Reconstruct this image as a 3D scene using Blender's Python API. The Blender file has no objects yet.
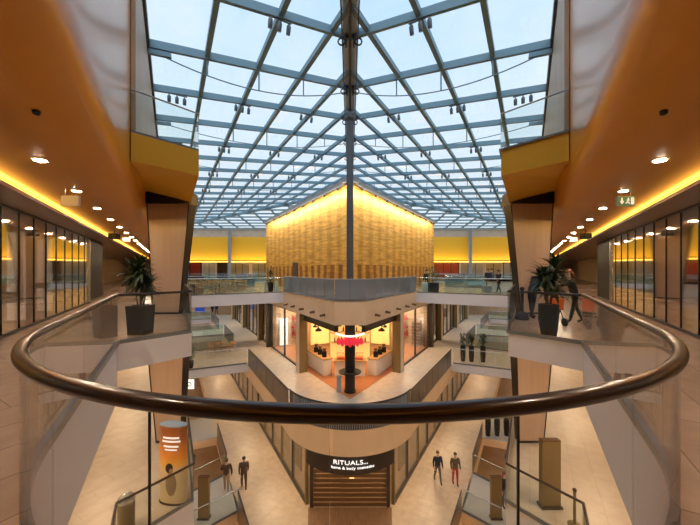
import bpy, bmesh, math, random
from math import sin, cos, pi, radians, sqrt
from mathutils import Vector, Matrix
random.seed(7)
SC = bpy.context.scene
COL = SC.collection
F = 311.0; EYE = 1.65; HZ = 270.0
CA, SA = cos(radians(30)), sin(radians(30))

# ------------------------------------------------------------------ helpers
def AS(c, s, side=1):
    """arm frame: c = offset across an arm (positive = outwards), s = distance along it"""
    return (side*(CA*c + SA*s), -SA*c + CA*s)

def AS3(c, s, z, side=1):
    x, y = AS(c, s, side); return Vector((x, y, z))

class MB:
    def __init__(self): self.v = []; self.f = []; self.m = []; self.mi = 0
    def face(self, idx): self.f.append(tuple(idx)); self.m.append(self.mi)
    def quad(self, a, b, c, d):
        n = len(self.v); self.v += [tuple(a), tuple(b), tuple(c), tuple(d)]; self.face((n, n+1, n+2, n+3)); return self
    def prism(self, poly, z0, z1):
        n = len(self.v); k = len(poly)
        area = sum(poly[i][0]*poly[(i+1) % k][1]-poly[(i+1) % k][0]*poly[i][1] for i in range(k))
        if area < 0: poly = poly[::-1]
        self.v += [(p[0], p[1], z0) for p in poly] + [(p[0], p[1], z1) for p in poly]
        self.face(tuple(range(n+k-1, n-1, -1))); self.face(tuple(range(n+k, n+2*k)))
        for i in range(k):
            j = (i+1) % k; self.face((n+i, n+j, n+k+j, n+k+i))
        return self
    def box(self, x0, x1, y0, y1, z0, z1):
        return self.prism([(x0, y0), (x1, y0), (x1, y1), (x0, y1)], z0, z1)
    def abox(self, c0, c1, s0, s1, z0, z1, side=1):
        return self.prism([AS(c0, s0, side), AS(c1, s0, side), AS(c1, s1, side), AS(c0, s1, side)], z0, z1)
    def bar(self, p, q, w, h, drop=True):
        """rectangular bar from p to q, w wide, h deep (hanging below the line if drop)"""
        p = Vector(p); q = Vector(q); d = (q-p).normalized()
        up = Vector((0, 0, 1)) if abs(d.z) < .95 else Vector((0, 1, 0))
        r = d.cross(up).normalized(); u = r.cross(d).normalized()
        n = len(self.v)
        t, b = (0, -h) if drop else (h/2, -h/2)
        for e in (p, q):
            for (i, j) in ((-1, b), (1, b), (1, t), (-1, t)):
                self.v.append(tuple(e + r*(i*w/2) + u*j))
        for f in ((0, 1, 2, 3), (7, 6, 5, 4), (0, 4, 5, 1), (1, 5, 6, 2), (2, 6, 7, 3), (3, 7, 4, 0)):
            self.face([n+i for i in f])
        return self
    def tube(self, pts, r, seg=8, closed=False, rs=None, flat=1.0):
        pts = [Vector(p) for p in pts]; k = len(pts); n = len(self.v)
        for i, p in enumerate(pts):
            if closed: d = pts[(i+1) % k]-pts[i-1]
            else: d = pts[min(i+1, k-1)]-pts[max(i-1, 0)]
            d.normalize()
            up = Vector((0, 0, 1)) if abs(d.z) < .9 else Vector((0, 1, 0))
            a = d.cross(up).normalized(); b = a.cross(d).normalized()
            rr = rs[i] if rs else r
            for j in range(seg):
                t = 2*pi*j/seg; self.v.append(tuple(p + a*(rr*cos(t)) + b*(rr*flat*sin(t))))
        m = k if closed else k-1
        for i in range(m):
            for j in range(seg):
                a0 = n+i*seg+j; a1 = n+i*seg+(j+1) % seg; ii = (i+1) % k
                self.face((a0, a1, n+ii*seg+(j+1) % seg, n+ii*seg+j))
        if not closed:
            self.face([n+j for j in range(seg)][::-1]); self.face([n+(k-1)*seg+j for j in range(seg)])
        return self
    def lathe(self, prof, cx, cy, cz=0, seg=20):
        n = len(self.v); k = len(prof)
        for r, z in prof:
            for j in range(seg):
                t = 2*pi*j/seg; self.v.append((cx+r*cos(t), cy+r*sin(t), cz+z))
        for i in range(k-1):
            for j in range(seg):
                self.face((n+i*seg+j, n+i*seg+(j+1) % seg, n+(i+1)*seg+(j+1) % seg, n+(i+1)*seg+j))
        self.face([n+j for j in range(seg)][::-1]); self.face([n+(k-1)*seg+j for j in range(seg)])
        return self
    def ball(self, c, rx, ry, rz, seg=12, rings=8):
        prof = []
        n = len(self.v)
        for i in range(rings+1):
            a = -pi/2+pi*i/rings; r = max(cos(a), .02)
            for j in range(seg):
                t = 2*pi*j/seg; self.v.append((c[0]+rx*r*cos(t), c[1]+ry*r*sin(t), c[2]+rz*sin(a)))
        for i in range(rings):
            for j in range(seg):
                self.face((n+i*seg+j, n+i*seg+(j+1) % seg, n+(i+1)*seg+(j+1) % seg, n+(i+1)*seg+j))
        self.face([n+j for j in range(seg)][::-1]); self.face([n+rings*seg+j for j in range(seg)])
        return self
    def strip(self, path, off, z0, z1, thick=True):
        """a wall along a plan path; off = thickness to the left of the direction of travel"""
        a = [Vector((p[0], p[1])) for p in path]; k = len(a)
        outp = offset(path, off)
        n = len(self.v)
        for i in range(k):
            p, q = a[i], outp[i]
            self.v += [(p[0], p[1], z0), (p[0], p[1], z1), (q[0], q[1], z1), (q[0], q[1], z0)]
        for i in range(k-1):
            b0 = n+4*i; b1 = b0+4
            for j in range(4):
                jj = (j+1) % 4; self.face((b0+j, b0+jj, b1+jj, b1+j))
        self.face((n, n+3, n+2, n+1)); b = n+4*(k-1); self.face((b, b+1, b+2, b+3))
        return self
    def build(self, name, mat, parent=None, smooth=False, bevel=0):
        me = bpy.data.meshes.new(name)
        off = Vector((0, 0, 0)); p = parent
        while p is not None: off += p.location; p = p.parent
        me.from_pydata([tuple(Vector(v)-off) for v in self.v], [], self.f)
        mats = mat if isinstance(mat, (list, tuple)) else [mat]
        for m in mats: me.materials.append(m)
        for pl, mi in zip(me.polygons, self.m): pl.material_index = mi
        bm = bmesh.new(); bm.from_mesh(me)
        big = [f for f in bm.faces if len(f.verts) > 4]
        if big: bmesh.ops.triangulate(bm, faces=big, ngon_method='EAR_CLIP')
        bmesh.ops.recalc_face_normals(bm, faces=bm.faces)
        bm.to_mesh(me); bm.free()
        if smooth:
            for pl in me.polygons: pl.use_smooth = True
            try: me.set_sharp_from_angle(angle=radians(40))
            except Exception: pass
        o = bpy.data.objects.new(name, me); COL.objects.link(o)
        if parent is not None: o.parent = parent
        if bevel:
            md = o.modifiers.new('bevel', 'BEVEL'); md.width = bevel; md.segments = 2; md.limit_method = 'ANGLE'
        return o

def offset(path, off):
    a = [Vector((p[0], p[1])) for p in path]; k = len(a); out = []
    for i in range(k):
        d0 = (a[i]-a[i-1]).normalized() if i > 0 else None
        d1 = (a[i+1]-a[i]).normalized() if i < k-1 else None
        if d0 is None: d0 = d1
        if d1 is None: d1 = d0
        n0 = Vector((-d0.y, d0.x)); n1 = Vector((-d1.y, d1.x))
        m = (n0+n1); m.normalize()
        out.append(a[i] + m*(off/max(m.dot(n0), .3)))
    return out

def tag(o, label, cat, group=None):
    o['label'] = label; o['category'] = cat
    if group: o['group'] = group
    return o
def thing(name, label, cat, loc=(0, 0, 0), group=None):
    o = bpy.data.objects.new(name, None); COL.objects.link(o); o.location = loc; o.empty_display_size = .2
    return tag(o, label, cat, group)
def struct(o): o['kind'] = 'structure'; return o
def sempty(name):
    o = bpy.data.objects.new(name, None); COL.objects.link(o); return struct(o)
KIDS = {}
def kids(o): return [c for c in o.children]
def copy_tree(o, loc, rz=None, label=None):
    r = o.copy(); COL.objects.link(r); r.location = loc
    if rz is not None: r.rotation_euler = (0, 0, rz)
    if label: r['label'] = label
    for ch in kids(o):
        c = ch.copy(); COL.objects.link(c); c.parent = r
        for g in kids(ch):
            d = g.copy(); COL.objects.link(d); d.parent = c
    return r
ORD = ['first', 'second', 'third', 'fourth', 'fifth', 'sixth', 'seventh', 'eighth', 'ninth', 'tenth', 'eleventh', 'twelfth',
       'thirteenth', 'fourteenth', 'fifteenth', 'sixteenth', 'seventeenth', 'eighteenth', 'nineteenth', 'twentieth', 'twenty-first', 'twenty-second']
SN = {1: 'right', -1: 'left'}

# ------------------------------------------------------------------ materials
def mat(name, col, rough=.5, metal=0., coat=0., coatr=.1, emit=None, es=0., spec=.5):
    m = bpy.data.materials.new(name); m.use_nodes = True
    b = m.node_tree.nodes['Principled BSDF']
    b.inputs['Base Color'].default_value = (*col, 1); b.inputs['Roughness'].default_value = rough
    b.inputs['Metallic'].default_value = metal; b.inputs['Specular IOR Level'].default_value = spec
    b.inputs['Coat Weight'].default_value = coat; b.inputs['Coat Roughness'].default_value = coatr
    if emit: b.inputs['Emission Color'].default_value = (*emit, 1); b.inputs['Emission Strength'].default_value = es
    return m
def nodes(m): return m.node_tree.nodes, m.node_tree.links, m.node_tree.nodes['Principled BSDF']
def noisy(m, c1, c2, scale=4., stretch=(1, 1, 1), detail=4, bump=0.):
    N, L, b = nodes(m)
    tc = N.new('ShaderNodeTexCoord'); mp = N.new('ShaderNodeMapping'); mp.inputs['Scale'].default_value = stretch
    n = N.new('ShaderNodeTexNoise'); n.inputs['Scale'].default_value = scale; n.inputs['Detail'].default_value = detail
    r = N.new('ShaderNodeValToRGB'); r.color_ramp.elements[0].position = .3; r.color_ramp.elements[1].position = .7
    r.color_ramp.elements[0].color = (*c1, 1); r.color_ramp.elements[1].color = (*c2, 1)
    L.new(tc.outputs['Object'], mp.inputs[0]); L.new(mp.outputs[0], n.inputs[0]); L.new(n.outputs[0], r.inputs[0]); L.new(r.outputs[0], b.inputs['Base Color'])
    if bump:
        bp = N.new('ShaderNodeBump'); bp.inputs['Strength'].default_value = bump; L.new(n.outputs[0], bp.inputs['Height']); L.new(bp.outputs[0], b.inputs['Normal'])
    return m
def tiles(name, c1, c2, mortar, w, h, rough, rot=0., msize=.006, offset=.5, spec=.5):
    m = mat(name, c1, rough, spec=spec); N, L, b = nodes(m)
    tc = N.new('ShaderNodeTexCoord'); mp = N.new('ShaderNodeMapping'); mp.inputs['Rotation'].default_value = (0, 0, rot)
    br = N.new('ShaderNodeTexBrick'); br.inputs['Scale'].default_value = 1; br.offset = offset
    br.inputs['Color1'].default_value = (*c1, 1); br.inputs['Color2'].default_value = (*c2, 1); br.inputs['Mortar'].default_value = (*mortar, 1)
    br.inputs['Brick Width'].default_value = w; br.inputs['Row Height'].default_value = h; br.inputs['Mortar Size'].default_value = msize
    n = N.new('ShaderNodeTexNoise'); n.inputs['Scale'].default_value = 3.; n.inputs['Detail'].default_value = 6
    mx = N.new('ShaderNodeMix'); mx.data_type = 'RGBA'; mx.blend_type = 'OVERLAY'; mx.inputs[0].default_value = .25
    L.new(tc.outputs['Object'], mp.inputs[0]); L.new(mp.outputs[0], br.inputs[0]); L.new(mp.outputs[0], n.inputs[0])
    L.new(br.outputs[0], mx.inputs[6]); L.new(n.outputs[0], mx.inputs[7]); L.new(mx.outputs[2], b.inputs['Base Color'])
    return m
def glass(name, tint, refl=.08, rough=.02, grazing=.9, coln=(1, 1, 1), pw=4.0):
    m = bpy.data.materials.new(name); m.use_nodes = True; N = m.node_tree.nodes; L = m.node_tree.links; N.clear()
    o = N.new('ShaderNodeOutputMaterial'); t = N.new('ShaderNodeBsdfTransparent'); g = N.new('ShaderNodeBsdfGlossy'); mx = N.new('ShaderNodeMixShader')
    t.inputs[0].default_value = (*tint, 1); g.inputs['Roughness'].default_value = rough; g.inputs['Color'].default_value = (*coln, 1)
    lw = N.new('ShaderNodeLayerWeight'); lw.inputs[0].default_value = .5
    p = N.new('ShaderNodeMath'); p.operation = 'POWER'; p.inputs[1].default_value = pw
    mr = N.new('ShaderNodeMapRange'); mr.inputs['To Min'].default_value = refl; mr.inputs['To Max'].default_value = grazing
    L.new(lw.outputs['Facing'], p.inputs[0]); L.new(p.outputs[0], mr.inputs[0]); L.new(mr.outputs[0], mx.inputs[0])
    L.new(t.outputs[0], mx.inputs[1]); L.new(g.outputs[0], mx.inputs[2]); L.new(mx.outputs[0], o.inputs[0])
    return m
def emis(name, col, s):
    m = bpy.data.materials.new(name); m.use_nodes = True; N = m.node_tree.nodes; N.clear()
    o = N.new('ShaderNodeOutputMaterial'); e = N.new('ShaderNodeEmission'); e.inputs[0].default_value = (*col, 1); e.inputs[1].default_value = s
    m.node_tree.links.new(e.outputs[0], o.inputs[0]); return m

M = {}
M['floor'] = tiles('stone_floor', (.45, .31, .225), (.39, .265, .19), (.27, .19, .14), 1.2, .6, .22, rot=radians(-60), msize=.008)
M['floor_low'] = tiles('stone_floor_lower', (.60, .50, .39), (.56, .46, .36), (.42, .34, .26), 1.2, .6, .35, rot=radians(-60))
M['floor_ground'] = tiles('stone_floor_ground', (.52, .41, .30), (.48, .37, .27), (.34, .27, .2), 1.2, 1.2, .35, rot=radians(30))
M['floor_base'] = noisy(mat('basement_floor', (.5, .33, .18), .4), (.46, .30, .16), (.55, .38, .22), 1.5)
M['orange_floor'] = noisy(mat('terracotta_floor', (.45, .17, .06), .35), (.42, .15, .05), (.5, .2, .08), 3)
M['wood_floor'] = noisy(mat('brown_wood_floor', (.2, .11, .06), .35), (.16, .085, .045), (.24, .14, .08), 2, (8, 1, 1))
M['white'] = mat('white_paint', (.66, .68, .74), .4)
M['brightwhite'] = mat('bright_white', (.85, .84, .82), .5)
M['beige'] = noisy(mat('beige_panel', (.76, .60, .42), .45), (.74, .58, .40), (.79, .625, .44), 1.2)
M['column'] = noisy(mat('beige_column', (.55, .42, .33), .35, coat=.3, coatr=.2), (.52, .39, .30), (.58, .45, .36), 6, (1, 1, .08))
M['upperwall'] = noisy(mat('upper_wall', (.55, .44, .34), .5), (.52, .42, .32), (.6, .5, .4), 1)
M['gold'] = noisy(mat('gold_lacquer', (.62, .33, .02), .45, .05, coat=.6, coatr=.22), (.64, .245, .003), (.68, .27, .004), .7)
M['goldmatte'] = mat('gold_matte', (.70, .40, .015), .5, .1, coat=.15, coatr=.3)
M['goldband'] = mat('gold_band', (.92, .50, .025), .4, 0, coat=.3, coatr=.1)
M['brown_soffit'] = mat('brown_soffit', (.24, .12, .06), .35, coat=.3)
M['cove'] = emis('cove_light', (1, .55, .06), 5.0)
M['black'] = mat('black_trim', (.012, .012, .013), .35)
M['blackmatte'] = mat('black_matte', (.016, .016, .016), .6, spec=.25)
M['steel'] = mat('roof_steel', (.16, .275, .35), .5, 0, spec=.3)
M['steeldark'] = mat('roof_steel_dark', (.05, .06, .075), .5, 0, spec=.3)
M['paleweb'] = mat('pale_web', (.42, .55, .66), .4)
M['mast'] = mat('mast_grey', (.10, .105, .12), .45, .3)
M['rail'] = mat('bronze_handrail', (.022, .008, .004), .3, 0, coat=.55, coatr=.12, spec=.3)
M['railsteel'] = mat('dark_rail', (.07, .06, .055), .3, .6)
M['railpale'] = mat('pale_rail', (.55, .58, .58), .25, .8)
M['channel'] = mat('steel_channel', (.20, .24, .28), .3, .7)
M['glass'] = glass('clear_glass', (.93, .96, .95), .025, pw=4)
M['glassnear'] = glass('near_glass', (.955, .96, .95), .015, pw=4.5)
M['tealglass'] = glass('teal_glass', (.80, .90, .88), .04)
M['roofglass'] = glass('roof_glass', (.95, .98, 1.0), .02, grazing=.3)
M['shopglass'] = glass('shop_glass', (.76, .70, .62), .33, .05, grazing=.95, coln=(.95, .88, .8), pw=2.0)
M['clearshop'] = glass('shopfront_glass', (.92, .92, .9), .05)
M['gasket'] = mat('gasket', (.012, .01, .01), .5)
M['parapet'] = mat('dark_parapet', (.075, .062, .055), .3, .2, coat=.3)
M['terracepanel'] = mat('terrace_panel', (.21, .245, .285), .25, .0, coat=.7, coatr=.06)
M['grey'] = mat('grey_metal', (.33, .35, .37), .4, .3)
M['frame'] = mat('dark_frame', (.035, .028, .024), .4)
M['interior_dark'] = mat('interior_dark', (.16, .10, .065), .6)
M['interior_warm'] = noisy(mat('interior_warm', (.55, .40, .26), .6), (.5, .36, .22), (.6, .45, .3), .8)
M['cream'] = mat('cream_panel', (.8, .68, .42), .6)
M['creamlit'] = mat('lit_cream_panel', (.8, .6, .25), .6, emit=(1, .66, .22), es=.55)
M['whitelit'] = mat('lit_white_panel', (.9, .88, .84), .6, emit=(1, .95, .86), es=1.3)
M['downlight'] = emis('downlight_lens', (1, .78, .55), 520.0)
M['lampmetal'] = mat('lamp_metal', (.09, .12, .15), .4, .1)
M['bronze'] = mat('bronze_lamp', (.16, .09, .045), .4, .5)
M['wood'] = noisy(mat('light_wood', (.5, .31, .15), .5), (.45, .27, .12), (.55, .35, .18), 8, (1, 1, .2))
M['leaf'] = noisy(mat('leaf', (.03, .055, .02), .45), (.014, .03, .01), (.04, .075, .025), 6)
M['leafbright'] = noisy(mat('leaf_bright', (.08, .17, .05), .5), (.05, .12, .03), (.12, .24, .08), 9)
M['bark'] = mat('bark', (.10, .07, .045), .8)
M['soil'] = mat('soil', (.05, .035, .025), .9)
M['red'] = mat('red_sign', (.75, .03, .06), .4, emit=(1, .04, .08), es=.5)
M['redwall'] = mat('red_wall', (.55, .09, .03), .5, emit=(1, .12, .04), es=.12)
M['orange'] = mat('orange_bag', (.75, .13, .03), .5)
M['blue'] = mat('blue_print', (.03, .2, .42), .5)
M['bluesign'] = mat('blue_sign', (.02, .08, .5), .5, emit=(.03, .12, 1), es=.12)
M['skin'] = mat('skin', (.62, .38, .27), .5)
M['navy'] = mat('navy_cloth', (.015, .02, .045), .8)
M['blackcloth'] = mat('black_cloth', (.014, .013, .014), .8)
M['browncloth'] = mat('brown_cloth', (.075, .042, .022), .8)
M['olive'] = mat('olive_cloth', (.10, .085, .05), .8)
M['redcloth'] = mat('red_cloth', (.42, .035, .025), .8)
M['greycloth'] = mat('grey_cloth', (.12, .12, .13), .8)
M['tancloth'] = mat('tan_cloth', (.35, .24, .15), .8)
M['hairred'] = mat('auburn_hair', (.20, .055, .02), .5)
M['hairdark'] = mat('dark_hair', (.02, .013, .01), .5)
M['hairbrown'] = mat('brown_hair', (.09, .045, .02), .5)
M['exitgreen'] = mat('exit_green', (.0, .13, .07), .4, emit=(0, .5, .25), es=.12)
M['exitwhite'] = mat('exit_white', (.85, .85, .87), .4, emit=(1, 1, 1), es=.45)
M['signwhite'] = mat('sign_white', (.9, .9, .9), .4, emit=(1, 1, 1), es=1.2)
M['exitbox'] = mat('exit_box', (.62, .62, .68), .5)
M['totemolive'] = noisy(mat('totem_back', (.20, .145, .06), .4), (.18, .13, .05), (.23, .17, .075), 1, (1, 1, .3))
M['totemtop'] = mat('totem_top', (.30, .40, .52), .4)
M['slat'] = mat('shutter_slat', (.17, .095, .045), .4, .3)
M['displaylit'] = emis('shop_display_glow', (1, .66, .25), 6.0)
M['yellowlit'] = emis('display_glow', (1, .62, .2), 2.2)

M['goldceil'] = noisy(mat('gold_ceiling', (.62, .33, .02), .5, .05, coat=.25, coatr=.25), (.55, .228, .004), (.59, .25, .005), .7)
M['gold'].node_tree.nodes['Principled BSDF'].inputs['Coat IOR'].default_value = 2.1
# gold mosaic cladding of the central block
def mosaic():
    m = mat('gold_mosaic', (.8, .5, .1), .36, .45); N, L, b = nodes(m)
    tc = N.new('ShaderNodeTexCoord'); sx = N.new('ShaderNodeSeparateXYZ'); L.new(tc.outputs['Object'], sx.inputs[0])
    # along-face coordinate from y (faces run along the two arms), height from z
    mul = N.new('ShaderNodeMath'); mul.operation = 'MULTIPLY'; mul.inputs[1].default_value = 1/CA; L.new(sx.outputs[1], mul.inputs[0])
    cx = N.new('ShaderNodeCombineXYZ'); L.new(mul.outputs[0], cx.inputs[0]); L.new(sx.outputs[2], cx.inputs[1])
    def mix(a, c, f, mode='MULTIPLY'):
        mx = N.new('ShaderNodeMix'); mx.data_type = 'RGBA'; mx.blend_type = mode; mx.inputs[0].default_value = f; L.new(a, mx.inputs[6]); L.new(c, mx.inputs[7]); return mx.outputs[2]
    def ramp(src, p0, c0, p1, c1):
        r = N.new('ShaderNodeValToRGB'); r.color_ramp.elements[0].position = p0; r.color_ramp.elements[0].color = (*c0, 1); r.color_ramp.elements[1].position = p1; r.color_ramp.elements[1].color = (*c1, 1); L.new(src, r.inputs[0]); return r.outputs[0]
    br = N.new('ShaderNodeTexBrick'); br.inputs['Scale'].default_value = 1; br.inputs['Brick Width'].default_value = .2; br.inputs['Row Height'].default_value = .075
    br.inputs['Color1'].default_value = (1., .72, .22, 1); br.inputs['Color2'].default_value = (.86, .50, .10, 1); br.inputs['Mortar'].default_value = (.62, .33, .06, 1)
    br.inputs['Mortar Size'].default_value = .008; L.new(cx.outputs[0], br.inputs[0])
    wv = N.new('ShaderNodeTexWave'); wv.wave_type = 'BANDS'; wv.bands_direction = 'X'; wv.inputs['Scale'].default_value = .22; wv.inputs['Distortion'].default_value = .5; L.new(cx.outputs[0], wv.inputs[0])
    n = N.new('ShaderNodeTexNoise'); n.inputs['Scale'].default_value = 1.6; n.inputs['Detail'].default_value = 6
    mp = N.new('ShaderNodeMapping'); mp.inputs['Scale'].default_value = (.35, 3.4, 1); L.new(cx.outputs[0], mp.inputs[0]); L.new(mp.outputs[0], n.inputs[0])
    col = mix(br.outputs[0], ramp(n.outputs[0], .38, (.72, .60, .45), .6, (1.1, 1.08, 1.05)), .8)
    col = mix(col, ramp(wv.outputs[0], .1, (.80, .72, .62), .7, (1.05, 1.05, 1.05)), .7)
    # tiles of the lowest two metres carry a brown upright figure pattern, under a thin seam
    w2 = N.new('ShaderNodeTexWave'); w2.wave_type = 'BANDS'; w2.bands_direction = 'X'; w2.inputs['Scale'].default_value = .27; w2.inputs['Distortion'].default_value = 2.5; w2.inputs['Detail'].default_value = 2; L.new(cx.outputs[0], w2.inputs[0])
    low = ramp(w2.outputs[0], .2, (.5, .34, .22), .7, (1., .95, .9))
    lt = N.new('ShaderNodeMath'); lt.operation = 'LESS_THAN'; lt.inputs[1].default_value = 2.0; L.new(sx.outputs[2], lt.inputs[0])
    mx = N.new('ShaderNodeMix'); mx.data_type = 'RGBA'; mx.blend_type = 'MULTIPLY'; L.new(lt.outputs[0], mx.inputs[0]); L.new(col, mx.inputs[6]); L.new(low, mx.inputs[7])
    L.new(mx.outputs[2], b.inputs['Base Color'])
    bp = N.new('ShaderNodeBump'); bp.inputs['Strength'].default_value = .15; bp.inputs['Distance'].default_value = .02; L.new(br.outputs['Fac'], bp.inputs['Height']); L.new(bp.outputs[0], b.inputs['Normal'])
    return m
M['mosaic'] = mosaic()

# ------------------------------------------------------------------ plan geometry
R0, YC = 3.22, 4.42
def nose_arc(side=0, a0=-60, a1=60, step=4, r=R0):
    n = max(2, int(abs(a1-a0)/step)); return [(r*sin(radians(a0+(a1-a0)*i/n)), YC-r*cos(radians(a0+(a1-a0)*i/n))) for i in range(n+1)]
A0, B0 = (5.17, 6.9), (4.15, 8.15)
AU, BU = (5.0, 7.1), (4.0, 8.23)
A1, B1 = (5.57, 7.42), (4.49, 8.94)
def mir(p): return (-p[0], p[1])
def half(poly, side): return [(side*x, y) for x, y in poly]

def outer_poly(A, B, s_end, cB, cout=8.):
    return nose_arc(a0=0, a1=60) + [A, B, AS(cB, s_end), AS(cout, s_end), (0, -2*cout)]

# ---- floors
def two_sided(name, poly, z0, z1, m):
    b = MB(); b.prism(poly, z0, z1); b.prism(half(poly, -1), z0, z1); return struct(b.build(name, m))
SF = [M['floor'], M['white']]
def floor_mesh(name, polys, z0, z1, mtop, mside):
    b = MB()
    for p in polys: b.prism(p, z0, z1)
    o = b.build(name, [mtop, mside])
    for pl in o.data.polygons:
        if pl.normal.z < .5: pl.material_index = 1
    return struct(o)
P0 = outer_poly(A0, B0, 52, -.48)
BACK = [AS(-.48, 52, -1), AS(-.48, 52), AS(8, 52), (62, 72), (-62, 72), AS(8, 52, -1)]
floor_mesh('floor', [P0, half(P0, -1), BACK], -.6, 0, M['floor'], M['white'])
BR0 = [AS(-7.2, 22.2), AS(-.48, 22.2), AS(-.48, 31), AS(-7.2, 31)]
floor_mesh('floor', [BR0, half(BR0, -1)], -.74, 0, M['floor'], M['white'])
CT = [(-.8, 15.79), (.8, 15.79), (15.9, 42), (-15.9, 42)]
floor_mesh('floor', [CT], -1.16, 0, M['floor'], M['beige'])
P1 = outer_poly(A1, B1, 56, -.58)
floor_mesh('floor', [P1, half(P1, -1)], -5.8, -5, M['floor_low'], M['white'])
YC1, R1 = 16.16, 3.28
def core_arc(r=R1, a0=-60, a1=60, yc=YC1, n=24): return [(r*sin(radians(a0+(a1-a0)*i/n)), yc-r*cos(radians(a0+(a1-a0)*i/n))) for i in range(n+1)]
C1 = core_arc() + [(21., 46), (-21., 46)]
floor_mesh('floor', [C1], -6.1, -5, M['floor_low'], M['beige'])
for (s0, s1) in ((22.7, 28.5), (34, 38), (46, 50)):
    b = [AS(-4.8, s0), AS(-.58, s0+.5), AS(-.58, s1), AS(-4.8, s1)]
    floor_mesh('floor', [b, half(b, -1)], -5.55, -5, M['floor_low'], M['white'])
P2 = [(0, -16), (0, .5), (4.6, 7.2), AS(-.85, 13), AS(-.85, 60), AS(8, 60)]
floor_mesh('floor', [P2, half(P2, -1)], -10.7, -10, M['floor_ground'], M['beige'])
C2 = [(0, 5.6), AS(-2.8, 60), AS(-2.8, 60, -1)]
floor_mesh('floor', [C2], -10.7, -10, M['floor_ground'], M['beige'])
b2 = [(5.33, 15.0), AS(-.85, 15.2), AS(-.85, 18.3), (7.03, 17.87)]
b2b = [AS(-2.8, 23.3), AS(-.85, 23.6), AS(-.85, 27), AS(-2.8, 27)]
floor_mesh('floor', [b2, half(b2, -1), b2b, half(b2b, -1)], -10.5, -10, mat('bridge_floor', (.40, .39, .38), .4), M['beige'])
floor_mesh('floor', [[(-45, -18), (45, -18), (45, 72), (-45, 72)]], -15.3, -15, M['floor_base'], M['floor_base'])

# ---- white fascia along the near void edge, white fascia strip on the lower level
near = nose_arc(a0=-60, a1=60); near = [mir(A0)] + near + [A0]
b = MB(); b.strip(near, -.18, -1.25, -.6); struct(b.build('trim_1', M['white']))

# ---- outer walls
WALL = []
def struct_box(name, m, args_list, kind='abox'):
    b = MB()
    for a in args_list: getattr(b, kind)(*a)
    return struct(b.build(name, m))
for side in (1, -1):
    nm = 'wall_'+SN[side]
    # back of the rooms behind the shop glass, level 0
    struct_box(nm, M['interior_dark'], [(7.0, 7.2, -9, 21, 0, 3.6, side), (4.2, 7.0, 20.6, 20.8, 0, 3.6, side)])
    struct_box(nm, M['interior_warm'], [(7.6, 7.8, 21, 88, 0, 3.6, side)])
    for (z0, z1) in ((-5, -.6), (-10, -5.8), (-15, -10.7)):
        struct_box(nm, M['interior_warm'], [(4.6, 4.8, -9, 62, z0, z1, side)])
    # upper wall beyond the fascia
    struct_box(nm, M['upperwall'], [(.70, .79, 8.75, 66, 4.8, 9.75, side)])
# back of the atrium
struct_box('wall_back', M['interior_warm'], [(-70, 70, 66, 66.3, 0, 3.6)], 'box')
struct_box('wall_back', M['upperwall'], [(-34, 34, 59.3, 59.6, 7.9, 9.75)], 'box')
struct_box('wall_back', M['interior_warm'], [(-44, 44, 66, 66.3, -15, -.6)], 'box')
struct_box('wall_back', M['interior_warm'], [(-10, 10, -11, -10.6, 0, 9.9)], 'box')

# ---- gold band at the back with its glow line
struct_box('trim_2', M['goldband'], [(-40, 40, 59, 59.3, 3.35, 7.9)], 'box')
struct_box('trim_3', M['cove'], [(-36, 36, 58.92, 59.0, 3.15, 3.3)], 'box')
struct_box('ceiling', M['brown_soffit'], [(-40, 40, 59.0, 66, 3.3, 3.5)], 'box')

# ---- gold fascia: profile swept along the void edge of the upper level
prof = [(0, 9.7), (0, 7.5), (0, 5.2), (0, 4.6), (0, 4.05)]
for i in range(1, 9):
    a = pi/2*i/8; prof.append((.95-.95*cos(a), 4.05-.6*sin(a)))
prof.append((1.5, 3.45))
path = [AS(.8, s_, -1) for s_ in (60, 40, 20, 12, 8.68, 6)] + nose_arc(a0=-60, a1=60, step=3, r=R0-.25) + [AS(.8, s_) for s_ in (6, 8.68, 12, 20, 40, 60)]
b = MB(); n0 = len(prof)
for (o, z) in prof:
    for p in offset(path, -o): b.v.append((p[0], p[1], z))
k = len(path)
for i in range(n0-1):
    b.mi = 0 if i < 7 else 1
    for j in range(k-1): b.face((i*k+j, i*k+j+1, (i+1)*k+j+1, (i+1)*k+j))
g = b.build('ceiling', [M['gold'], M['goldceil']], smooth=True); struct(g)
flat = nose_arc(a0=0, a1=60, r=R0+1.2) + [AS(2.25, 88), AS(3.5, 88), (0, -2*3.5)]
two_sided('ceiling', flat, 3.46, 3.6, M['goldceil'])
for side in (1, -1):
    struct_box('ceiling', M['brown_soffit'], [(2.72, 3.6, -1.57*0-6.0, 21, 3.25, 3.33, side)])
    struct_box('ceiling', M['brown_soffit'], [(3.55, 7.0, -9, 21, 3.5, 3.6, side), (2.72, 7.6, 21, 88, 3.25, 3.33, side)])
    b = MB(); b.abox(2.86, 2.92, -4.5, 58, 3.35, 3.445, side); o = b.build('trim_4' if side < 0 else 'trim_5', M['cove']); struct(o)

# ---- upper gallery platform block (gold) with sloped underside
for side in (1, -1):
    b = MB()
    E = [AS(.85, 9.0), AU, BU, AS(-.65, 20), AS(-.65, 60), AS(.85, 60)]
    I = [AS(.85, 11.5), AS(.85, 11.2), AS(.75, 11.6), AS(.55, 20), AS(.55, 60), AS(.85, 60)]
    n = len(b.v)
    for ring, z in ((E, 4.8), (E, 4.15), (I, 4.55)):
        for p in ring: b.v.append((side*p[0], p[1], z))
    kk = len(E)
    for r in range(2):
        for j in range(kk):
            jj = (j+1) % kk; b.face((n+r*kk+j, n+r*kk+jj, n+(r+1)*kk+jj, n+(r+1)*kk+j))
    b.face([n+j for j in range(kk)]); b.face([n+2*kk+j for j in range(kk)][::-1])
    struct(b.build('ceiling', M['goldmatte']))

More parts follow.
